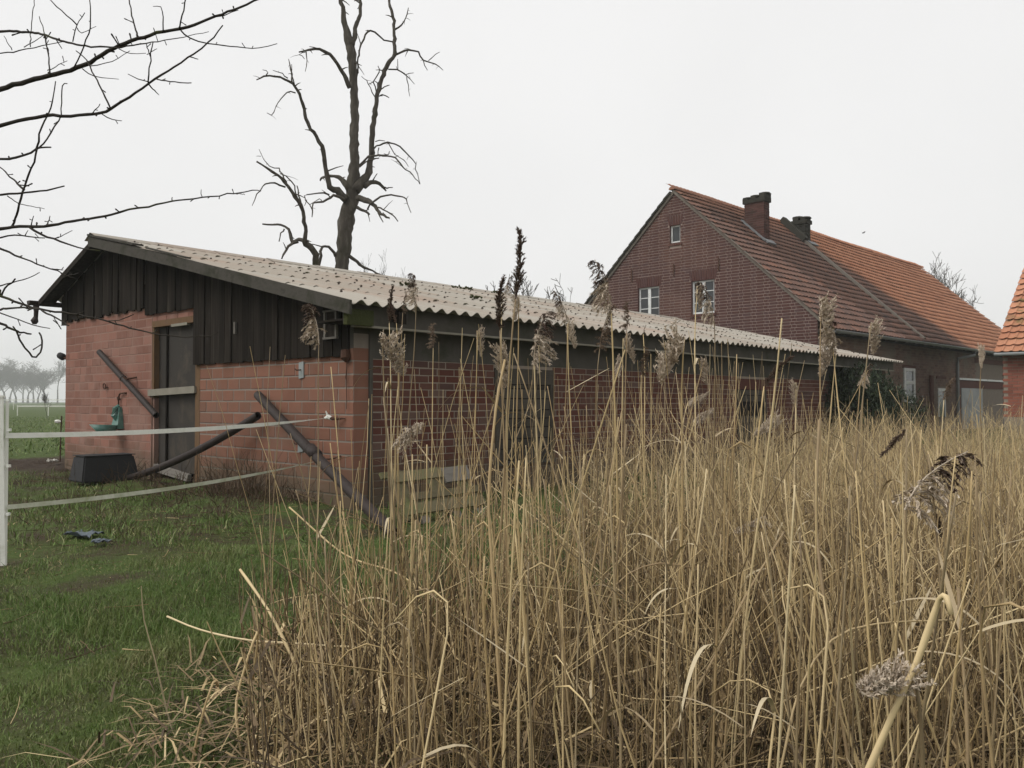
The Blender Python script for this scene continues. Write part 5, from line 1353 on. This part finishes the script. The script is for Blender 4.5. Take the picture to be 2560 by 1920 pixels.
# --- the mass of the bed
parts_v, parts_f, off = [], [], 0
def addstems(P, r0, taper=.6, n=3, inside=False):
    global off
    if inside:          # stems do not lean far out over the grass
        k_ = (reed_density(P[:, -1, 0], P[:, -1, 1]) > .5) | (rng.uniform(size=len(P)) < .012); P, r0 = P[k_], r0[k_]
    K = P.shape[1]; Rr = r0[:, None] * np.linspace(1, taper, K)[None, :]
    V, F = stems_np(P, Rr, n); parts_v.append(V); parts_f.append(F + off); off += len(V)
# medium stems through the whole bed
xy = scatter(2900, -1.1, 12, 1.7, 13, lambda x, y: np.where(x > .33 * y, 1, .34) * np.clip(3.2 / y, .22, 1) * clump(x, y))
n = len(xy); q_ = xy[:, 0] / xy[:, 1]
h = np.where(q_ > .36, rng.uniform(.55, 1.0, n), rng.uniform(.35, .82, n) + np.where(rng.uniform(size=n) < .34, rng.uniform(.2, .55, n), 0)) * np.where(q_ < -.12, .80, 1)
addstems(stem_paths(xy, h, np.abs(rng.normal(0, .30, n)), rng.normal(0, .12, n)), rng.uniform(.0017, .0034, n), inside=True)
xy = scatter(320, -1.0, 1.6, 2.3, 5.6, lambda x, y: np.where(x / y < .36, 1, .2) * np.where(x / y < -.12, .25, 1)); n = len(xy)
xy = np.concatenate([xy, scatter(150, 1.0, 5, 2.6, 8, lambda x, y: np.where(x / y > .30, 1.0, 0))]); n = len(xy)
addstems(stem_paths(xy, rng.uniform(.85, 1.38, n) * np.where(xy[:, 0] / xy[:, 1] > .32, .88, 1), np.abs(rng.normal(0, .10, n)) * np.where(xy[:, 0] / xy[:, 1] > .32, 3.0, 1.15), rng.normal(0, .05, n), 7), rng.uniform(.0015, .0026, n), .5)
# right-hand thicket reaching back to the yard
xy = scatter(3900, .5, 14, 2.3, 17, lambda x, y: np.clip((x / y - .12) * 4, .10, 1) * np.clip(4.5 / y, .22, 1) * clump(x, y))
n = len(xy); h = (rng.uniform(.28, .84, n) + np.minimum(rng.exponential(.13, n), .55)) * np.clip(.62 + (xy[:, 0] / xy[:, 1] - .2) * 1.6, .5, 1) + .10 * np.clip((xy[:, 1] - 8) / 8, 0, 1)
addstems(stem_paths(xy, h, np.abs(rng.normal(0, .48, n)), rng.normal(0, .18, n)), rng.uniform(.0019, .0038, n))
xy = scatter(1500, -.95, 4.6, 2.1, 8.5, lambda x, y: np.clip(3.6 / y, .25, 1)); n = len(xy)
P = stem_paths(xy, rng.uniform(.45, 1.15, n), rng.uniform(.4, 1.2, n), rng.normal(0, .14, n), 6); P[..., 2] += rng.uniform(0, .28, (n, 1)) * np.clip(xy[:, 0:1] + 1, .2, 1)
addstems(P, rng.uniform(.0015, .0031, n), inside=True)
o = link('reed_bed', npmesh('reed_bed', np.concatenate(parts_v), [np.concatenate(parts_f)], MT['reed']))
tag(o, 'dense bed of dry straw-coloured reed stems filling the foreground', 'reeds', None, 'stuff')
# short broken stems and litter at the foot
parts_v, parts_f, off = [], [], 0
xy = scatter(8600, -1.15, 4.2, 1.9, 6.2, lambda x, y: np.clip(3.4 / y, .3, 1) ** 1.3)
n = len(xy); h = rng.uniform(.15, .62, n) * np.where(xy[:, 0] < -.6, .7, 1)
addstems(stem_paths(xy, h, np.abs(rng.normal(0, .38, n)), rng.normal(0, .10, n), 4), rng.uniform(.0016, .0033, n), inside=True)
xy = scatter(3800, -1.15, 4.0, 1.9, 5.5, lambda x, y: np.clip(3 / y, .3, 1))
n = len(xy); addstems(stem_paths(xy, rng.uniform(.2, .75, n), rng.uniform(.95, 1.45, n), rng.normal(0, .05, n), 4), rng.uniform(.0014, .003, n), inside=True)
o = link('reed_litter', npmesh('reed_litter', np.concatenate(parts_v), [np.concatenate(parts_f)], MT['reed_low']))
tag(o, 'tangle of short broken reed stems and litter at the foot of the bed', 'reed litter', None, 'stuff')
xy = scatter(5200, -1.35, 4.2, 1.9, 7, lambda x, y: np.clip(3 / y, .25, 1)); n = len(xy)
base = np.stack([xy[:, 0], xy[:, 1], rng.uniform(.0, .30, n) ** 1.3], 1); az = rng.uniform(0, 6.283, n); ln = rng.uniform(.08, .28, n)
tip = np.stack([np.cos(az) * ln, np.sin(az) * ln, rng.uniform(-.10, .12, n)], 1)
V, Fq, Ft = blades_np(base, tip, rng.uniform(.005, .015, n), np.stack([np.zeros(n), np.zeros(n), rng.uniform(-.01, .05, n)], 1), az + rng.uniform(.6, 2.4, n))
V[:, 2] = np.maximum(V[:, 2], .004)
n = 420; x = rng.normal(-.92, .17, n); y = rng.uniform(2.15, 3.2, n); az = rng.uniform(0, 6.283, n); ln = rng.uniform(.06, .24, n)
V2, Fq2, Ft2 = blades_np(np.stack([x, y, rng.uniform(.02, .09, n)], 1), np.stack([np.cos(az) * ln, np.sin(az) * ln, rng.uniform(-.03, .06, n)], 1), rng.uniform(.0035, .010, n), np.stack([np.zeros(n), np.zeros(n), rng.uniform(0, .03, n)], 1), az + rng.uniform(.9, 2.2, n))
Fq = np.concatenate([Fq, Fq2 + len(V)]); Ft = np.concatenate([Ft, Ft2 + len(V)]); V = np.concatenate([V, V2])
o = link('reed_leaf_litter', npmesh('reed_leaf_litter', V, [Fq, Ft], MT['reed_low'])); tag(o, 'dry reed leaves strewn through the foot of the reed bed', 'reed leaves', None, 'stuff')

# --- single stalks
def unit_stem(seed, kind):
    rr = random.Random(seed); n = 12; b1, b2, b3 = rr.uniform(-.05, .05), rr.uniform(-.06, .06), rr.uniform(-.02, .02); P = []; rad = []
    for i in range(n + 1):
        u = i / n; x = b1 * u * u + b3 * math.sin(u * 5); y = b2 * u * u; z = u
        if kind == 'bent' and u > .72: 
            q_ = (u - .72) / .28; x = b1 * .52 + q_ * .20; z = .72 + .06 * math.sin(q_ * 2.2) - q_ * q_ * .10
        P.append((x, y, z)); rad.append(.0040 * (1 - .42 * u) * (1.28 if i % 3 == 1 else 1))
    me = MB().tube(P, rad, 5).mesh('stem', MT['reed'], True)
    return me, P
STEMS = [unit_stem(s_, 'straight') for s_ in range(14)] + [unit_stem(50 + s_, 'bent') for s_ in range(4)]
def leaf_mesh(seed):
    rr = random.Random(seed); n = 8; v = []; L_ = rr.uniform(.14, .34); dr = rr.uniform(-.2, 1.2)
    for i in range(n + 1):
        u = i / n; w_ = .0048 * math.sin(math.pi * min(1, .25 + u * .75)) ** .7 + .0004; x = L_ * u * (1 - .25 * u * dr); z = L_ * (.55 * u - dr * .75 * u * u)
        v += [(x, -w_, z), (x, w_, z + .002)]
    f = [(2 * i, 2 * i + 2, 2 * i + 3, 2 * i + 1) for i in range(n)]
    me = bpy.data.meshes.new('leaf'); me.from_pydata(v, [], f); me.update(); me.materials.append(MT['reed_leaf']); return me
LEAVES = [leaf_mesh(s_) for s_ in range(8)]
BENT = [q_[0] for q_ in STEMS[14:]]
rb = random.Random(78)
cand = []
while len(cand) < 240:
    px = rb.uniform(760, 2600); d = rb.uniform(1.9, 5.6) if rb.random() < .85 else rb.uniform(1.45, 2.2)
    x = (px - CX) / FPX * d
    if reed_density(np.array([x]), np.array([d]))[0] < rb.random() * .9 + .05: continue
    if px < 880: h_ = rb.uniform(.55, .92)
    elif px < 1900: h_ = rb.choice([rb.uniform(.7, 1.1), rb.uniform(.9, 1.32), rb.uniform(.6, .9)])
    else: h_ = rb.uniform(.62, 1.08)
    if d < 2.1: h_ = min(h_, .95)
    cand.append((x, d, h_))
for i, (x, d, h_) in enumerate(cand):
    me, P = STEMS[rb.randrange(18)]
    o = empty('reed_stalk', (x, d, -.02), rb.uniform(0, 6.28))
    la_ = abs(rb.gauss(0, .15)) + (.3 if rb.random() < .12 else 0); o.rotation_euler = (la_, rb.gauss(0, .05), rb.uniform(0, 6.28))
    ts = rb.uniform(.5, .92)
    link('stem', me, o, None, None, (ts, ts, h_))
    hasleaf = rb.random() < .22
    sxp = CX + FPX * x / d
    zone = next(z_ for lim, z_ in ((920, 'before the gable blocks'), (1240, 'left of the first boarded window'), (1380, 'before the first boarded window'), (1600, 'just right of the first boarded window'), (1840, 'left of the second boarded window'), (1920, 'before the second boarded window'), (2110, 'between second boarded window and dark bush'), (2300, 'in line with the dark bush'), (2500, 'in line with the farmhouse porch'), (9999, 'at the right picture edge')) if sxp < lim)
    tag(o, ('tall' if h_ > 1.05 else 'middling' if h_ > .82 else 'short') + (' slanting' if la_ > .28 else '') + (' snapped' if me in BENT else '') + (' leafy' if hasleaf else ' bare') + ' reed stalk ' + ('close by ' if d < 2.6 else 'farther back ' if d > 4.2 else '') + zone, 'reed', 'reed stalks without plumes')
    if hasleaf:
        u = rb.uniform(.35, .85); k_ = int(u * 12)
        link('leaf', LEAVES[rb.randrange(8)], o, (P[k_][0], P[k_][1], P[k_][2] * h_), (0, 0, rb.uniform(0, 6.28)))

# plume templates: axis along +z, length 1, drooping to +x
def plume_mesh(seed, kind):
    rr = np.random.default_rng(seed)
    spec = {'dark': (64, .34, .34, .05), 'brown': (54, .37, .45, .055), 'pale': (64, .46, 1.10, .062), 'mixed': (60, .44, .75, .058), 'sparse': (20, .26, .6, .05)}[kind]
    nb, bl, droop, sl = spec
    SV, SF, o_ = [], [], 0
    base, tip, wid, ben, an, matid = [], [], [], [], [], []
    stems_P, stems_R = [], []
    ax = lambda u: np.array((.20 * u * u * (1 if kind != 'dark' else .8), .03 * math.sin(u * 4), u - .05 * u * u))
    stems_P.append([ax(u) for u in np.linspace(0, 1, 7)]); stems_R.append(np.linspace(.010, .004, 7))
    for i in range(nb):
        u = (i + rr.uniform(0, 1)) / nb * .97
        p0 = ax(u); a_ = rr.normal(0, 1.1) if kind != 'dark' else rr.normal(0, 1.7)
        out = np.array((math.cos(a_), math.sin(a_) * .8, 0)); l_ = bl * (1 - .62 * u) * rr.uniform(.55, 1.15) * (.65 if u < .1 else 1)
        up = rr.uniform(.7, 1.05) if kind == 'dark' else rr.uniform(.25, .8)
        pts = []
        for q_ in np.linspace(0, 1, 7):
            pts.append(p0 + out * l_ * q_ * (.30 if kind == 'dark' else .62) + np.array((.10 * l_ * q_, 0, l_ * (up * q_ - droop * q_ * q_))))
        stems_P.append(pts); stems_R.append(np.linspace(.004, .0015, 7)); pts = np.array(pts)
        ns = int(30 * l_ / bl) + 12
        for k_ in range(ns):
            q_ = rr.uniform(.10, 1.0); j = min(5, int(q_ * 6)); f_ = q_ * 6 - j; p = pts[j] * (1 - f_) + pts[j + 1] * f_
            d = pts[j + 1] - pts[j]; d /= np.linalg.norm(d) + 1e-9
            dv = d * rr.uniform(.5, 1.1) + rr.normal(0, .42, 3) + np.array((0, 0, -.25 if kind != 'dark' else .1)); dv /= np.linalg.norm(dv)
            base.append(p); tip.append(dv * sl * rr.uniform(.6, 1.25)); wid.append(sl * rr.uniform(.16, .34) * (1.35 if kind == 'pale' else 1)); ben.append(rr.normal(0, .004, 3)); an.append(rr.uniform(0, 6.28)); matid.append(1 if (kind == 'mixed' and u > .52) else 0)
    V1, F1 = stems_np(np.array(stems_P), np.array(stems_R), 3)
    V2, Fq, Ft = blades_np(np.array(base), np.array(tip), np.array(wid), np.array(ben), np.array(an))
    me = npmesh('plume', np.concatenate([V1, V2]), [F1, Fq + len(V1), Ft + len(V1)], {'dark': MT['plume_dark'], 'brown': MT['plume_brown'], 'pale': MT['plume_pale'], 'mixed': MT['plume_pale'], 'sparse': MT['plume_brown']}[kind])
    if kind == 'mixed':
        me.materials.append(MT['plume_dark']); mi = np.concatenate([np.zeros(len(F1), np.int32), np.array(matid, np.int32), np.array(matid, np.int32)]); me.polygons.foreach_set('material_index', mi)
    return me
PLUMES = {k_: [plume_mesh(100 * i + j, k_) for j in range(3)] for i, k_ in enumerate(('dark', 'brown', 'pale', 'mixed', 'sparse'))}

def traced_reed(pts_px, d0, d1, wpx, label, name='reed_stalk', group=None, leaf=None, base_ground=True):
    """a stalk followed through the photo, given its own distance; from foot to top"""
    W = [at(x, y, d0 + (d1 - d0) * i / max(1, len(pts_px) - 1)) for i, (x, y) in enumerate(pts_px)]
    if base_ground and W[0][2] > .02:
        dr = W[0] - W[1]; dr = dr / max(1e-6, -dr[2]) if dr[2] < -.05 else np.array((0, 0, -1.0)); W = [W[0] + dr * (W[0][2] + .02)] + W
    o = empty(name, W[0]); tag(o, label, 'reed', group)
    P, r_ = smooth_path(np.array(W) - W[0], [wpx * .5 * d0 / FPX, wpx * .40 * d1 / FPX], .05)
    r_ = r_ * np.where(np.arange(len(r_)) % 5 == 2, 1.22, 1)
    MB().tube(P, r_, 6).build('stem', MT['reed'], o, True)
    return o, P
PR = [  # kind, plume base px, plume tip px, distance, foot px, width scale, label
    ('mixed', (797, 858), (801, 752), 3.4, 792, 1.1, 'leftmost plumed reed, in front of the dark gable boards'),
    ('dark', (973, 808), (967, 716), 4.0, 988, .8, 'narrow dark reed plume just right of the near roof corner'),
    ('dark', (991, 808), (982, 745), 4.2, 1004, .8, 'short dark plume close beside the narrow one at the roof corner'),
    ('brown', (1007, 782), (1006, 726), 4.0, 982, .7, 'slim brown plume at the eave, third from the roof corner'),
    ('mixed', (1040, 764), (1050, 680), 3.8, 985, .9, 'reed plume crossing the roof ridge left of the tallest reeds'),
    ('pale', (957, 845), (972, 948), 3.0, 1002, 1.35, 'big fluffy pale plume hanging before the wall under the near eave'),
    ('brown', (1083, 870), (1097, 810), 4.2, 1060, 1.0, 'single brown plume just under the pale eave rail'),
    ('pale', (1192, 826), (1188, 892), 4.5, 1196, .9, 'small pale plume under the eave left of the first boarded window'),
    ('pale', (1262, 866), (1290, 964), 3.6, 1232, 1.0, 'drooping pale plume above the first boarded window'),
    ('dark', (1250, 826), (1230, 695), 3.0, 1264, 1.05, 'broad dark plume left of the tallest reed'),
    ('dark', (1289, 748), (1328, 580), 2.7, 1212, .85, 'tallest reed of all, dark plume high against the sky'),
    ('mixed', (1256, 745), (1266, 684), 3.5, 1250, .9, 'plume between the broad dark one and the tallest'),
    ('pale', (1296, 742), (1301, 804), 3.5, 1290, .8, 'pale tuft hanging right of the tallest reed stem'),
    ('mixed', (1335, 908), (1330, 772), 3.1, 1348, 1.15, 'large plume with dark tip and pale fluffy foot crossing the eave'),
    ('mixed', (1420, 806), (1405, 720), 3.6, 1442, .9, 'plume at the ridge right of the bushy bare treetops'),
    ('pale', (1418, 810), (1424, 874), 3.8, 1400, .8, 'pale plume below the eave right of the fluffy crossing one'),
    ('mixed', (1528, 784), (1519, 641), 3.0, 1546, .9, 'tall plume before the left edge of the farmhouse gable'),
    ('brown', (1499, 874), (1508, 755), 3.3, 1470, .8, 'brown plume crossing the eave under the farmhouse gable edge'),
    ('brown', (1567, 826), (1582, 754), 3.9, 1540, .8, 'brown plume on the roof sheets below the left farmhouse window'),
    ('pale', (1558, 846), (1572, 914), 4.0, 1562, .9, 'pale plume hanging under the eave below the left farmhouse window'),
    ('pale', (1548, 940), (1560, 885), 4.2, 1500, .8, 'low pale plume against the bricks between the boarded windows'),
    ('brown', (1603, 938), (1600, 866), 4.0, 1622, .9, 'brown plume against the eave rail midway along the shed'),
    ('pale', (1712, 842), (1690, 968), 2.9, 1692, 1.25, 'large ragged pale plume under the middle of the eave'),
    ('sparse', (1608, 836), (1608, 810), 4.5, 1612, .8, 'tiny plume standing on the eave line midway along the shed'),
    ('pale', (1762, 898), (1780, 958), 3.8, 1600, .9, 'pale plume bowed to the right at the eave rail'),
    ('pale', (1720, 1004), (1764, 972), 3.8, 1560, .8, 'pale plume on a slanting stem before the bricks'),
    ('pale', (1738, 1048), (1778, 1010), 3.6, 1580, .9, 'lower pale plume on a slanting stem before the bricks'),
    ('pale', (1744, 716), (1736, 772), 3.4, 1690, .9, 'pale plume in front of the right farmhouse window'),
    ('mixed', (1786, 806), (1770, 695), 3.2, 1772, .8, 'plume rising at the right edge of the right farmhouse window'),
    ('pale', (2055, 748), (2040, 834), 3.3, 2010, 1.1, 'pale plume before the right corner of the farmhouse gable'),
    ('mixed', (2090, 886), (2093, 770), 3.3, 2050, 1.0, 'plume with dark tip below the farmhouse gutter'),
    ('pale', (2178, 806), (2161, 886), 3.4, 2080, 1.1, 'pale plume nodding below the weathered farmhouse roof'),
    ('pale', (2082, 866), (2070, 948), 3.3, 2102, 1.0, 'pale plume over the far end of the corrugated roof'),
    ('dark', (1910, 966), (1962, 880), 3.0, 1800, 1.0, 'dark brush-like plume slanting before the eave near the bush'),
    ('pale', (1990, 956), (2004, 1018), 3.8, 1960, .9, 'pale plume against the wall left of the dark bush'),
    ('mixed', (2150, 964), (2160, 903), 3.8, 2120, .9, 'plume in front of the dark evergreen bush'),
    ('pale', (2458, 868), (2464, 924), 4.0, 2450, .6, 'slim pale plume before the dark porch opening'),
    ('brown', (2360, 1000), (2366, 940), 4.0, 2330, 1.1, 'brown plume before the low farmhouse window'),
    ('mixed', (2262, 1275), (2350, 1090), 2.2, 2225, 1.5, 'big near plume bowed to the right below the bush'),
    ('dark', (2266, 1072), (2216, 1144), 2.6, 2205, 1.0, 'dark plume drooping to the left below the bush'),
    ('dark', (2354, 1346), (2345, 1255), 2.8, 2330, 1.0, 'dark withered seed head right of the big near plume'),
    ('pale', (1952, 1056), (1896, 1106), 3.2, 2012, 1.0, 'pale plume bent to the left under the second boarded window'),
    ('pale', (1914, 1308), (1833, 1330), 2.8, 2042, .8, 'lowest pale plume bent over inside the reed bed'),
    ('pale', (2292, 1712), (2150, 1762), 1.15, 2420, 1.7, 'grey plume hanging beside the thick broken stalk in front'),
    ('pale', (988, 1108), (1036, 1038), 3.4, 956, 1.1, 'pale plume low before the bricks right of the concrete strip'),
]
for i, (kind, b0, t0, d, foot, ws, lb) in enumerate(PR):
    rr = random.Random(900 + i)
    P0, P1 = at(*b0, d), at(*t0, d + rr.uniform(-.06, .06))
    fx = (foot - CX) / FPX * d; F0 = np.array((fx, d + rr.uniform(-.15, .15), -.02))
    o = empty('plumed_reed', F0); tag(o, lb, 'reed', 'reeds with plumes')
    m1 = F0 * .55 + P0 * .45 + np.array((rr.uniform(-.02, .02), rr.uniform(-.03, .03), 0)); m2 = F0 * .15 + P0 * .85 + np.array((rr.uniform(-.006, .006), 0, .02))
    P, r_ = smooth_path(np.array([F0, m1, m2, P0]) - F0, [.0034, .0030, .0023, .0015], .07)
    r_ = r_ * np.where(np.arange(len(r_)) % 4 == 2, 1.2, 1) * (1.25 if d < 3.1 else 1)
    MB().tube(P, r_, 6).build('stem', MT['reed'], o, True)
    ax = P1 - P0; L_ = np.linalg.norm(ax)
    side = 1 if (i * 7) % 2 else -1
    if abs(ax[0]) > .35 * L_: side = 1 if ax[0] > 0 else -1
    z_ = Vector(ax).normalized(); x_ = Vector((side, 0, -.25)); x_ = (x_ - z_ * x_.dot(z_)).normalized(); y_ = z_.cross(x_)
    rm = Matrix((x_, y_, z_)).transposed()
    k_ = 1.22 * ws
    link('plume', PLUMES[kind][i % 3], o, P0 - F0, rm.to_euler(), (L_ * k_ * 1.0, L_ * k_, L_ * 1.02))
    for q_ in range(rr.choice([0, 1, 1, 2])):
        u = rr.uniform(.4, .85); j = int(u * (len(P) - 1)); link('leaf', LEAVES[rr.randrange(8)], o, P[j], (0, 0, rr.uniform(0, 6.28)))
TRC = [
    ([(2165, 1940), (2230, 1790), (2290, 1660), (2340, 1520), (2352, 1494), (2366, 1492), (2378, 1536)], 1.15, 1.1, 17, 'thickest broken reed stalk in front, its top snapped over'),
    ([(1010, 1640), (800, 1613), (620, 1600), (500, 1574), (418, 1541)], 2.9, 3.3, 5.5, 'long pale stalk stretched out flat over the grass to the left'),
    ([(800, 1900), (760, 1720), (690, 1560), (640, 1480), (600, 1424)], 2.6, 3.0, 8, 'leftmost slanting stalk of the bed, pointing up to the left'),
    ([(606, 1900), (590, 1790), (600, 1710), (644, 1580), (632, 1700)], 2.5, 2.7, 7, 'stalk at the left edge snapped into a narrow hook'),
    ([(478, 1922), (500, 1810), (533, 1706), (545, 1716)], 2.35, 2.4, 7, 'short snapped stalk at the lower left corner of the bed'),
    ([(1490, 1640), (1520, 1500), (1570, 1435), (1650, 1408), (1732, 1420)], 2.6, 2.6, 5, 'stalk arched over to the right in the middle of the bed'),
    ([(1090, 1496), (985, 1430), (860, 1385), (723, 1268)], 3.2, 3.7, 5, 'long thin stalk slanting up to the left past the drainpipe'),
    ([(1236, 1500), (1222, 1250), (1240, 1020), (1262, 900)], 2.2, 2.4, 8, 'thick straight stalk below the tallest reed plume'),
    ([(1620, 1925), (1760, 1690), (1870, 1480), (1960, 1330)], 1.9, 2.4, 7, 'long straight stalk slanting up to the right in the bed'),
    ([(2120, 1900), (2060, 1500), (2040, 1280), (2048, 1050)], 2.0, 2.3, 9, 'thick upright stalk right of the second boarded window'),
    ([(1950, 1930), (2000, 1720), (2080, 1600), (2190, 1560), (2380, 1550)], 1.8, 2.0, 6, 'stalk bowed far over to the right behind the thickest one'),
    ([(2420, 1930), (2415, 1750), (2402, 1600), (2396, 1470)], 1.7, 1.8, 9, 'brown stalk leaning just right of the thickest broken one'),
]
for t_ in TRC: traced_reed(*t_)
wd = empty('weed_stalk', gnd(433, 1831)); tag(wd, 'thin lone weed stalk leaning over the grass at the lower left', 'weed')
W = [gnd(433, 1831), at(418, 1780, 2.66), at(385, 1640, 2.62), at(360, 1550, 2.6), at(353, 1466, 2.58)]
P, r_ = smooth_path(np.array(W) - W[0], [.0032, .0026, .002, .0014], .05); MB().tube(P, r_, 5).build('stem', MT['reed_leaf'], wd)

# ------------------------------------------------------------------ grass
GP = []
def grass_area(n, x0, x1, y0, y1, hh, wd_, keep):
    x = rng.uniform(x0, x1, n); y = rng.uniform(y0, y1, n)
    k_ = (np.abs(x) < y * .66 + .4) & (rng.uniform(size=n) < keep(x, y))
    k_ &= ~((shed_t(x, y) > -.02) & (shed_t(x, y) < 7.72) & (shed_s(x, y) > .0) & (shed_s(x, y) < 16.1))
    x, y = x[k_], y[k_]; n = len(x)
    cl = .5 + .5 * np.sin(x * 3.7 + 1.3 * np.sin(y * 2.9)) * np.sin(y * 4.1 + 1.1 * np.sin(x * 2.3)); cl = .35 + 1.0 * cl ** 1.4
    h_ = rng.uniform(hh[0], hh[1], n) * cl; az = rng.uniform(0, 6.283, n); le = np.abs(rng.normal(0, .75, n)) + .2
    base = np.stack([x, y, hgt(x, y) - .008], 1)
    tip = np.stack([np.cos(az) * np.sin(le) * h_, np.sin(az) * np.sin(le) * h_, np.cos(np.minimum(le, 1.35)) * h_], 1)
    bend = np.stack([-np.cos(az) * h_ * .08, -np.sin(az) * h_ * .08, h_ * .12], 1)
    GP.append((base, tip, rng.uniform(wd_[0], wd_[1], n), bend, rng.uniform(0, 6.283, n)))
mudf = lambda x, y: np.clip((np.hypot((x + 8.6) / 2.7, (y - 14.3) / 1.8) - .9) * 4, .02, 1)
patch = lambda x, y: np.clip(.62 + .55 * np.sin(x * 1.7 + 1.2 * np.sin(y * 1.3)) * np.sin(y * 1.9 + .7), .40, 1)
grass_area(230000, -3.2, 1.6, 2.1, 6.4, (.022, .085), (.0020, .0045), lambda x, y: np.where(reed_density(x, y) > .5, .10, 1.0) * np.clip(3.4 / y, .35, 1) * np.where(y > 4.6, patch(x, y), 1) * np.where(y < 2.9, 1, .9))
grass_area(90000, -9, 2.5, 6.0, 14, (.05, .13), (.005, .010), lambda x, y: np.where(reed_density(x, y) > .5, .2, .62) * mudf(x, y) * patch(x, y) * np.clip(8 / y, .4, 1) * np.where((shed_s(x, y) > -1.0) & (shed_t(x, y) > -.3), .35, 1))
grass_area(60000, -40, -6, 14, 55, (.06, .16), (.012, .035), lambda x, y: mudf(x, y) * np.clip(20 / y, .15, 1))
grass_area(14000, 1, 16, 8, 24, (.06, .16), (.008, .02), lambda x, y: .6 + 0 * x)
hole = lambda x, y: np.clip(1.25 * np.sin(x * 5.3 + 1.7 * np.sin(y * 3.7)) * np.sin(y * 4.9 + 1.3 * np.sin(x * 3.1)) + .25, 0, 1)
V, Fq, Ft = blades_np(*[np.concatenate([g_[i] for g_ in GP]) for i in range(5)])
o = link('meadow_grass', npmesh('meadow_grass', V, [Fq, Ft], MT['grass'])); tag(o, 'short uneven green meadow grass growing up to the shed', 'grass', None, 'stuff')

GP = []
grass_area(42000, -3.3, 1.4, 2.1, 7.5, (.03, .10), (.0018, .0042), lambda x, y: hole(x, y) * np.clip(3.6 / y, .4, 1))
grass_area(60000, -8, 1.6, 4.4, 12.5, (.03, .11), (.003, .007), lambda x, y: np.clip(1.15 - patch(x, y), .1, 1) * np.clip(6 / y, .5, 1))
for g_ in GP: g_[1][:, 2] *= .35; g_[3][:, 2] *= .4
V, Fq, Ft = blades_np(*[np.concatenate([g_[i] for g_ in GP]) for i in range(5)])
o = link('grass_thatch', npmesh('grass_thatch', V, [Fq, Ft], MT['reed_low'])); tag(o, 'flat dead brown grass matted between the green blades', 'dead grass', None, 'stuff')

# dry weeds, brambles and straw bits along the gable and in the grass
parts_v, parts_f, off = [], [], 0
def brush(n, cx, cy, sx, sy, h0, h1, lean, r0):
    xy = np.stack([rng.normal(cx, sx, n), rng.normal(cy, sy, n)], 1)
    xy = xy[~((shed_t(xy[:, 0], xy[:, 1]) > 0) & (shed_s(xy[:, 0], xy[:, 1]) > -.03))]
    n = len(xy); addstems(stem_paths(xy, rng.uniform(h0, h1, n), np.abs(rng.normal(lean, .35, n)), rng.normal(0, .25, n), 6), rng.uniform(r0 * .6, r0 * 1.3, n), .4)
for s_, t_, n_, ss, h1 in ((-.30, 1.55, 260, .24, .62), (-.3, .8, 120, .25, .45), (-.35, 2.6, 120, .35, .45), (-.5, 4.6, 150, .25, .5), (-.5, 3.7, 70, .3, .4), (-.9, 5.2, 90, .4, .3), (-1.3, 2.0, 160, .6, .28), (-.8, .6, 120, .5, .3)):
    p = sw(s_, t_, 0); brush(n_, p[0], p[1], ss, ss, .08, h1, .5, .0042)
p = gnd(60, 1330); brush(90, p[0], p[1], .5, .4, .05, .25, .9, .003)
p = gnd(300, 1330); brush(120, p[0], p[1], .4, .35, .05, .30, .8, .0028)
p = gnd(640, 1330); brush(120, p[0], p[1], .5, .4, .05, .25, 1.0, .003)
o = link('dry_brambles', npmesh('dry_brambles', np.concatenate(parts_v), [np.concatenate(parts_f)], MT['twig'])); tag(o, 'thin dry brambles and weed stems along the foot of the gable', 'brambles', None, 'stuff')
parts_v, parts_f, off = [], [], 0
n = 130; xy = np.stack([rng.uniform(-3.4, .3, n), rng.uniform(2.3, 8.2, n)], 1); xy = xy[(np.abs(xy[:, 0]) < xy[:, 1] * .66)]; n = len(xy)
P = stem_paths(xy, rng.uniform(.04, .22, n) + (rng.uniform(size=n) < .1) * .2, rng.uniform(1.30, 1.5, n), rng.normal(0, .05, n), 4); P[..., 2] += .02
addstems(P, rng.uniform(.0014, .0035, n))
o = link('straw_bits', npmesh('straw_bits', np.concatenate(parts_v), [np.concatenate(parts_f)], MT['reed_low'])); tag(o, 'loose pale straw bits lying about in the grass', 'straw', None, 'stuff')

# ------------------------------------------------------------------ misty air
hz_ = MB().box(-910, 910, -125, 910, -1.2, 33).mesh('haze', None)
hm = bpy.data.materials.new('haze'); hm.use_nodes = True; hn = hm.node_tree; hn.nodes.clear()
ho = hn.nodes.new('ShaderNodeOutputMaterial'); hv = hn.nodes.new('ShaderNodeVolumePrincipled')
hv.inputs['Color'].default_value = (.93, .95, .96, 1); hv.inputs['Density'].default_value = .00095; hv.inputs['Anisotropy'].default_value = 0.0
hn.links.new(hv.outputs[0], ho.inputs['Volume'])
hz_.materials.append(hm)
tag(link('haze', hz_), 'pale winter mist over the fields', None, None, 'stuff')
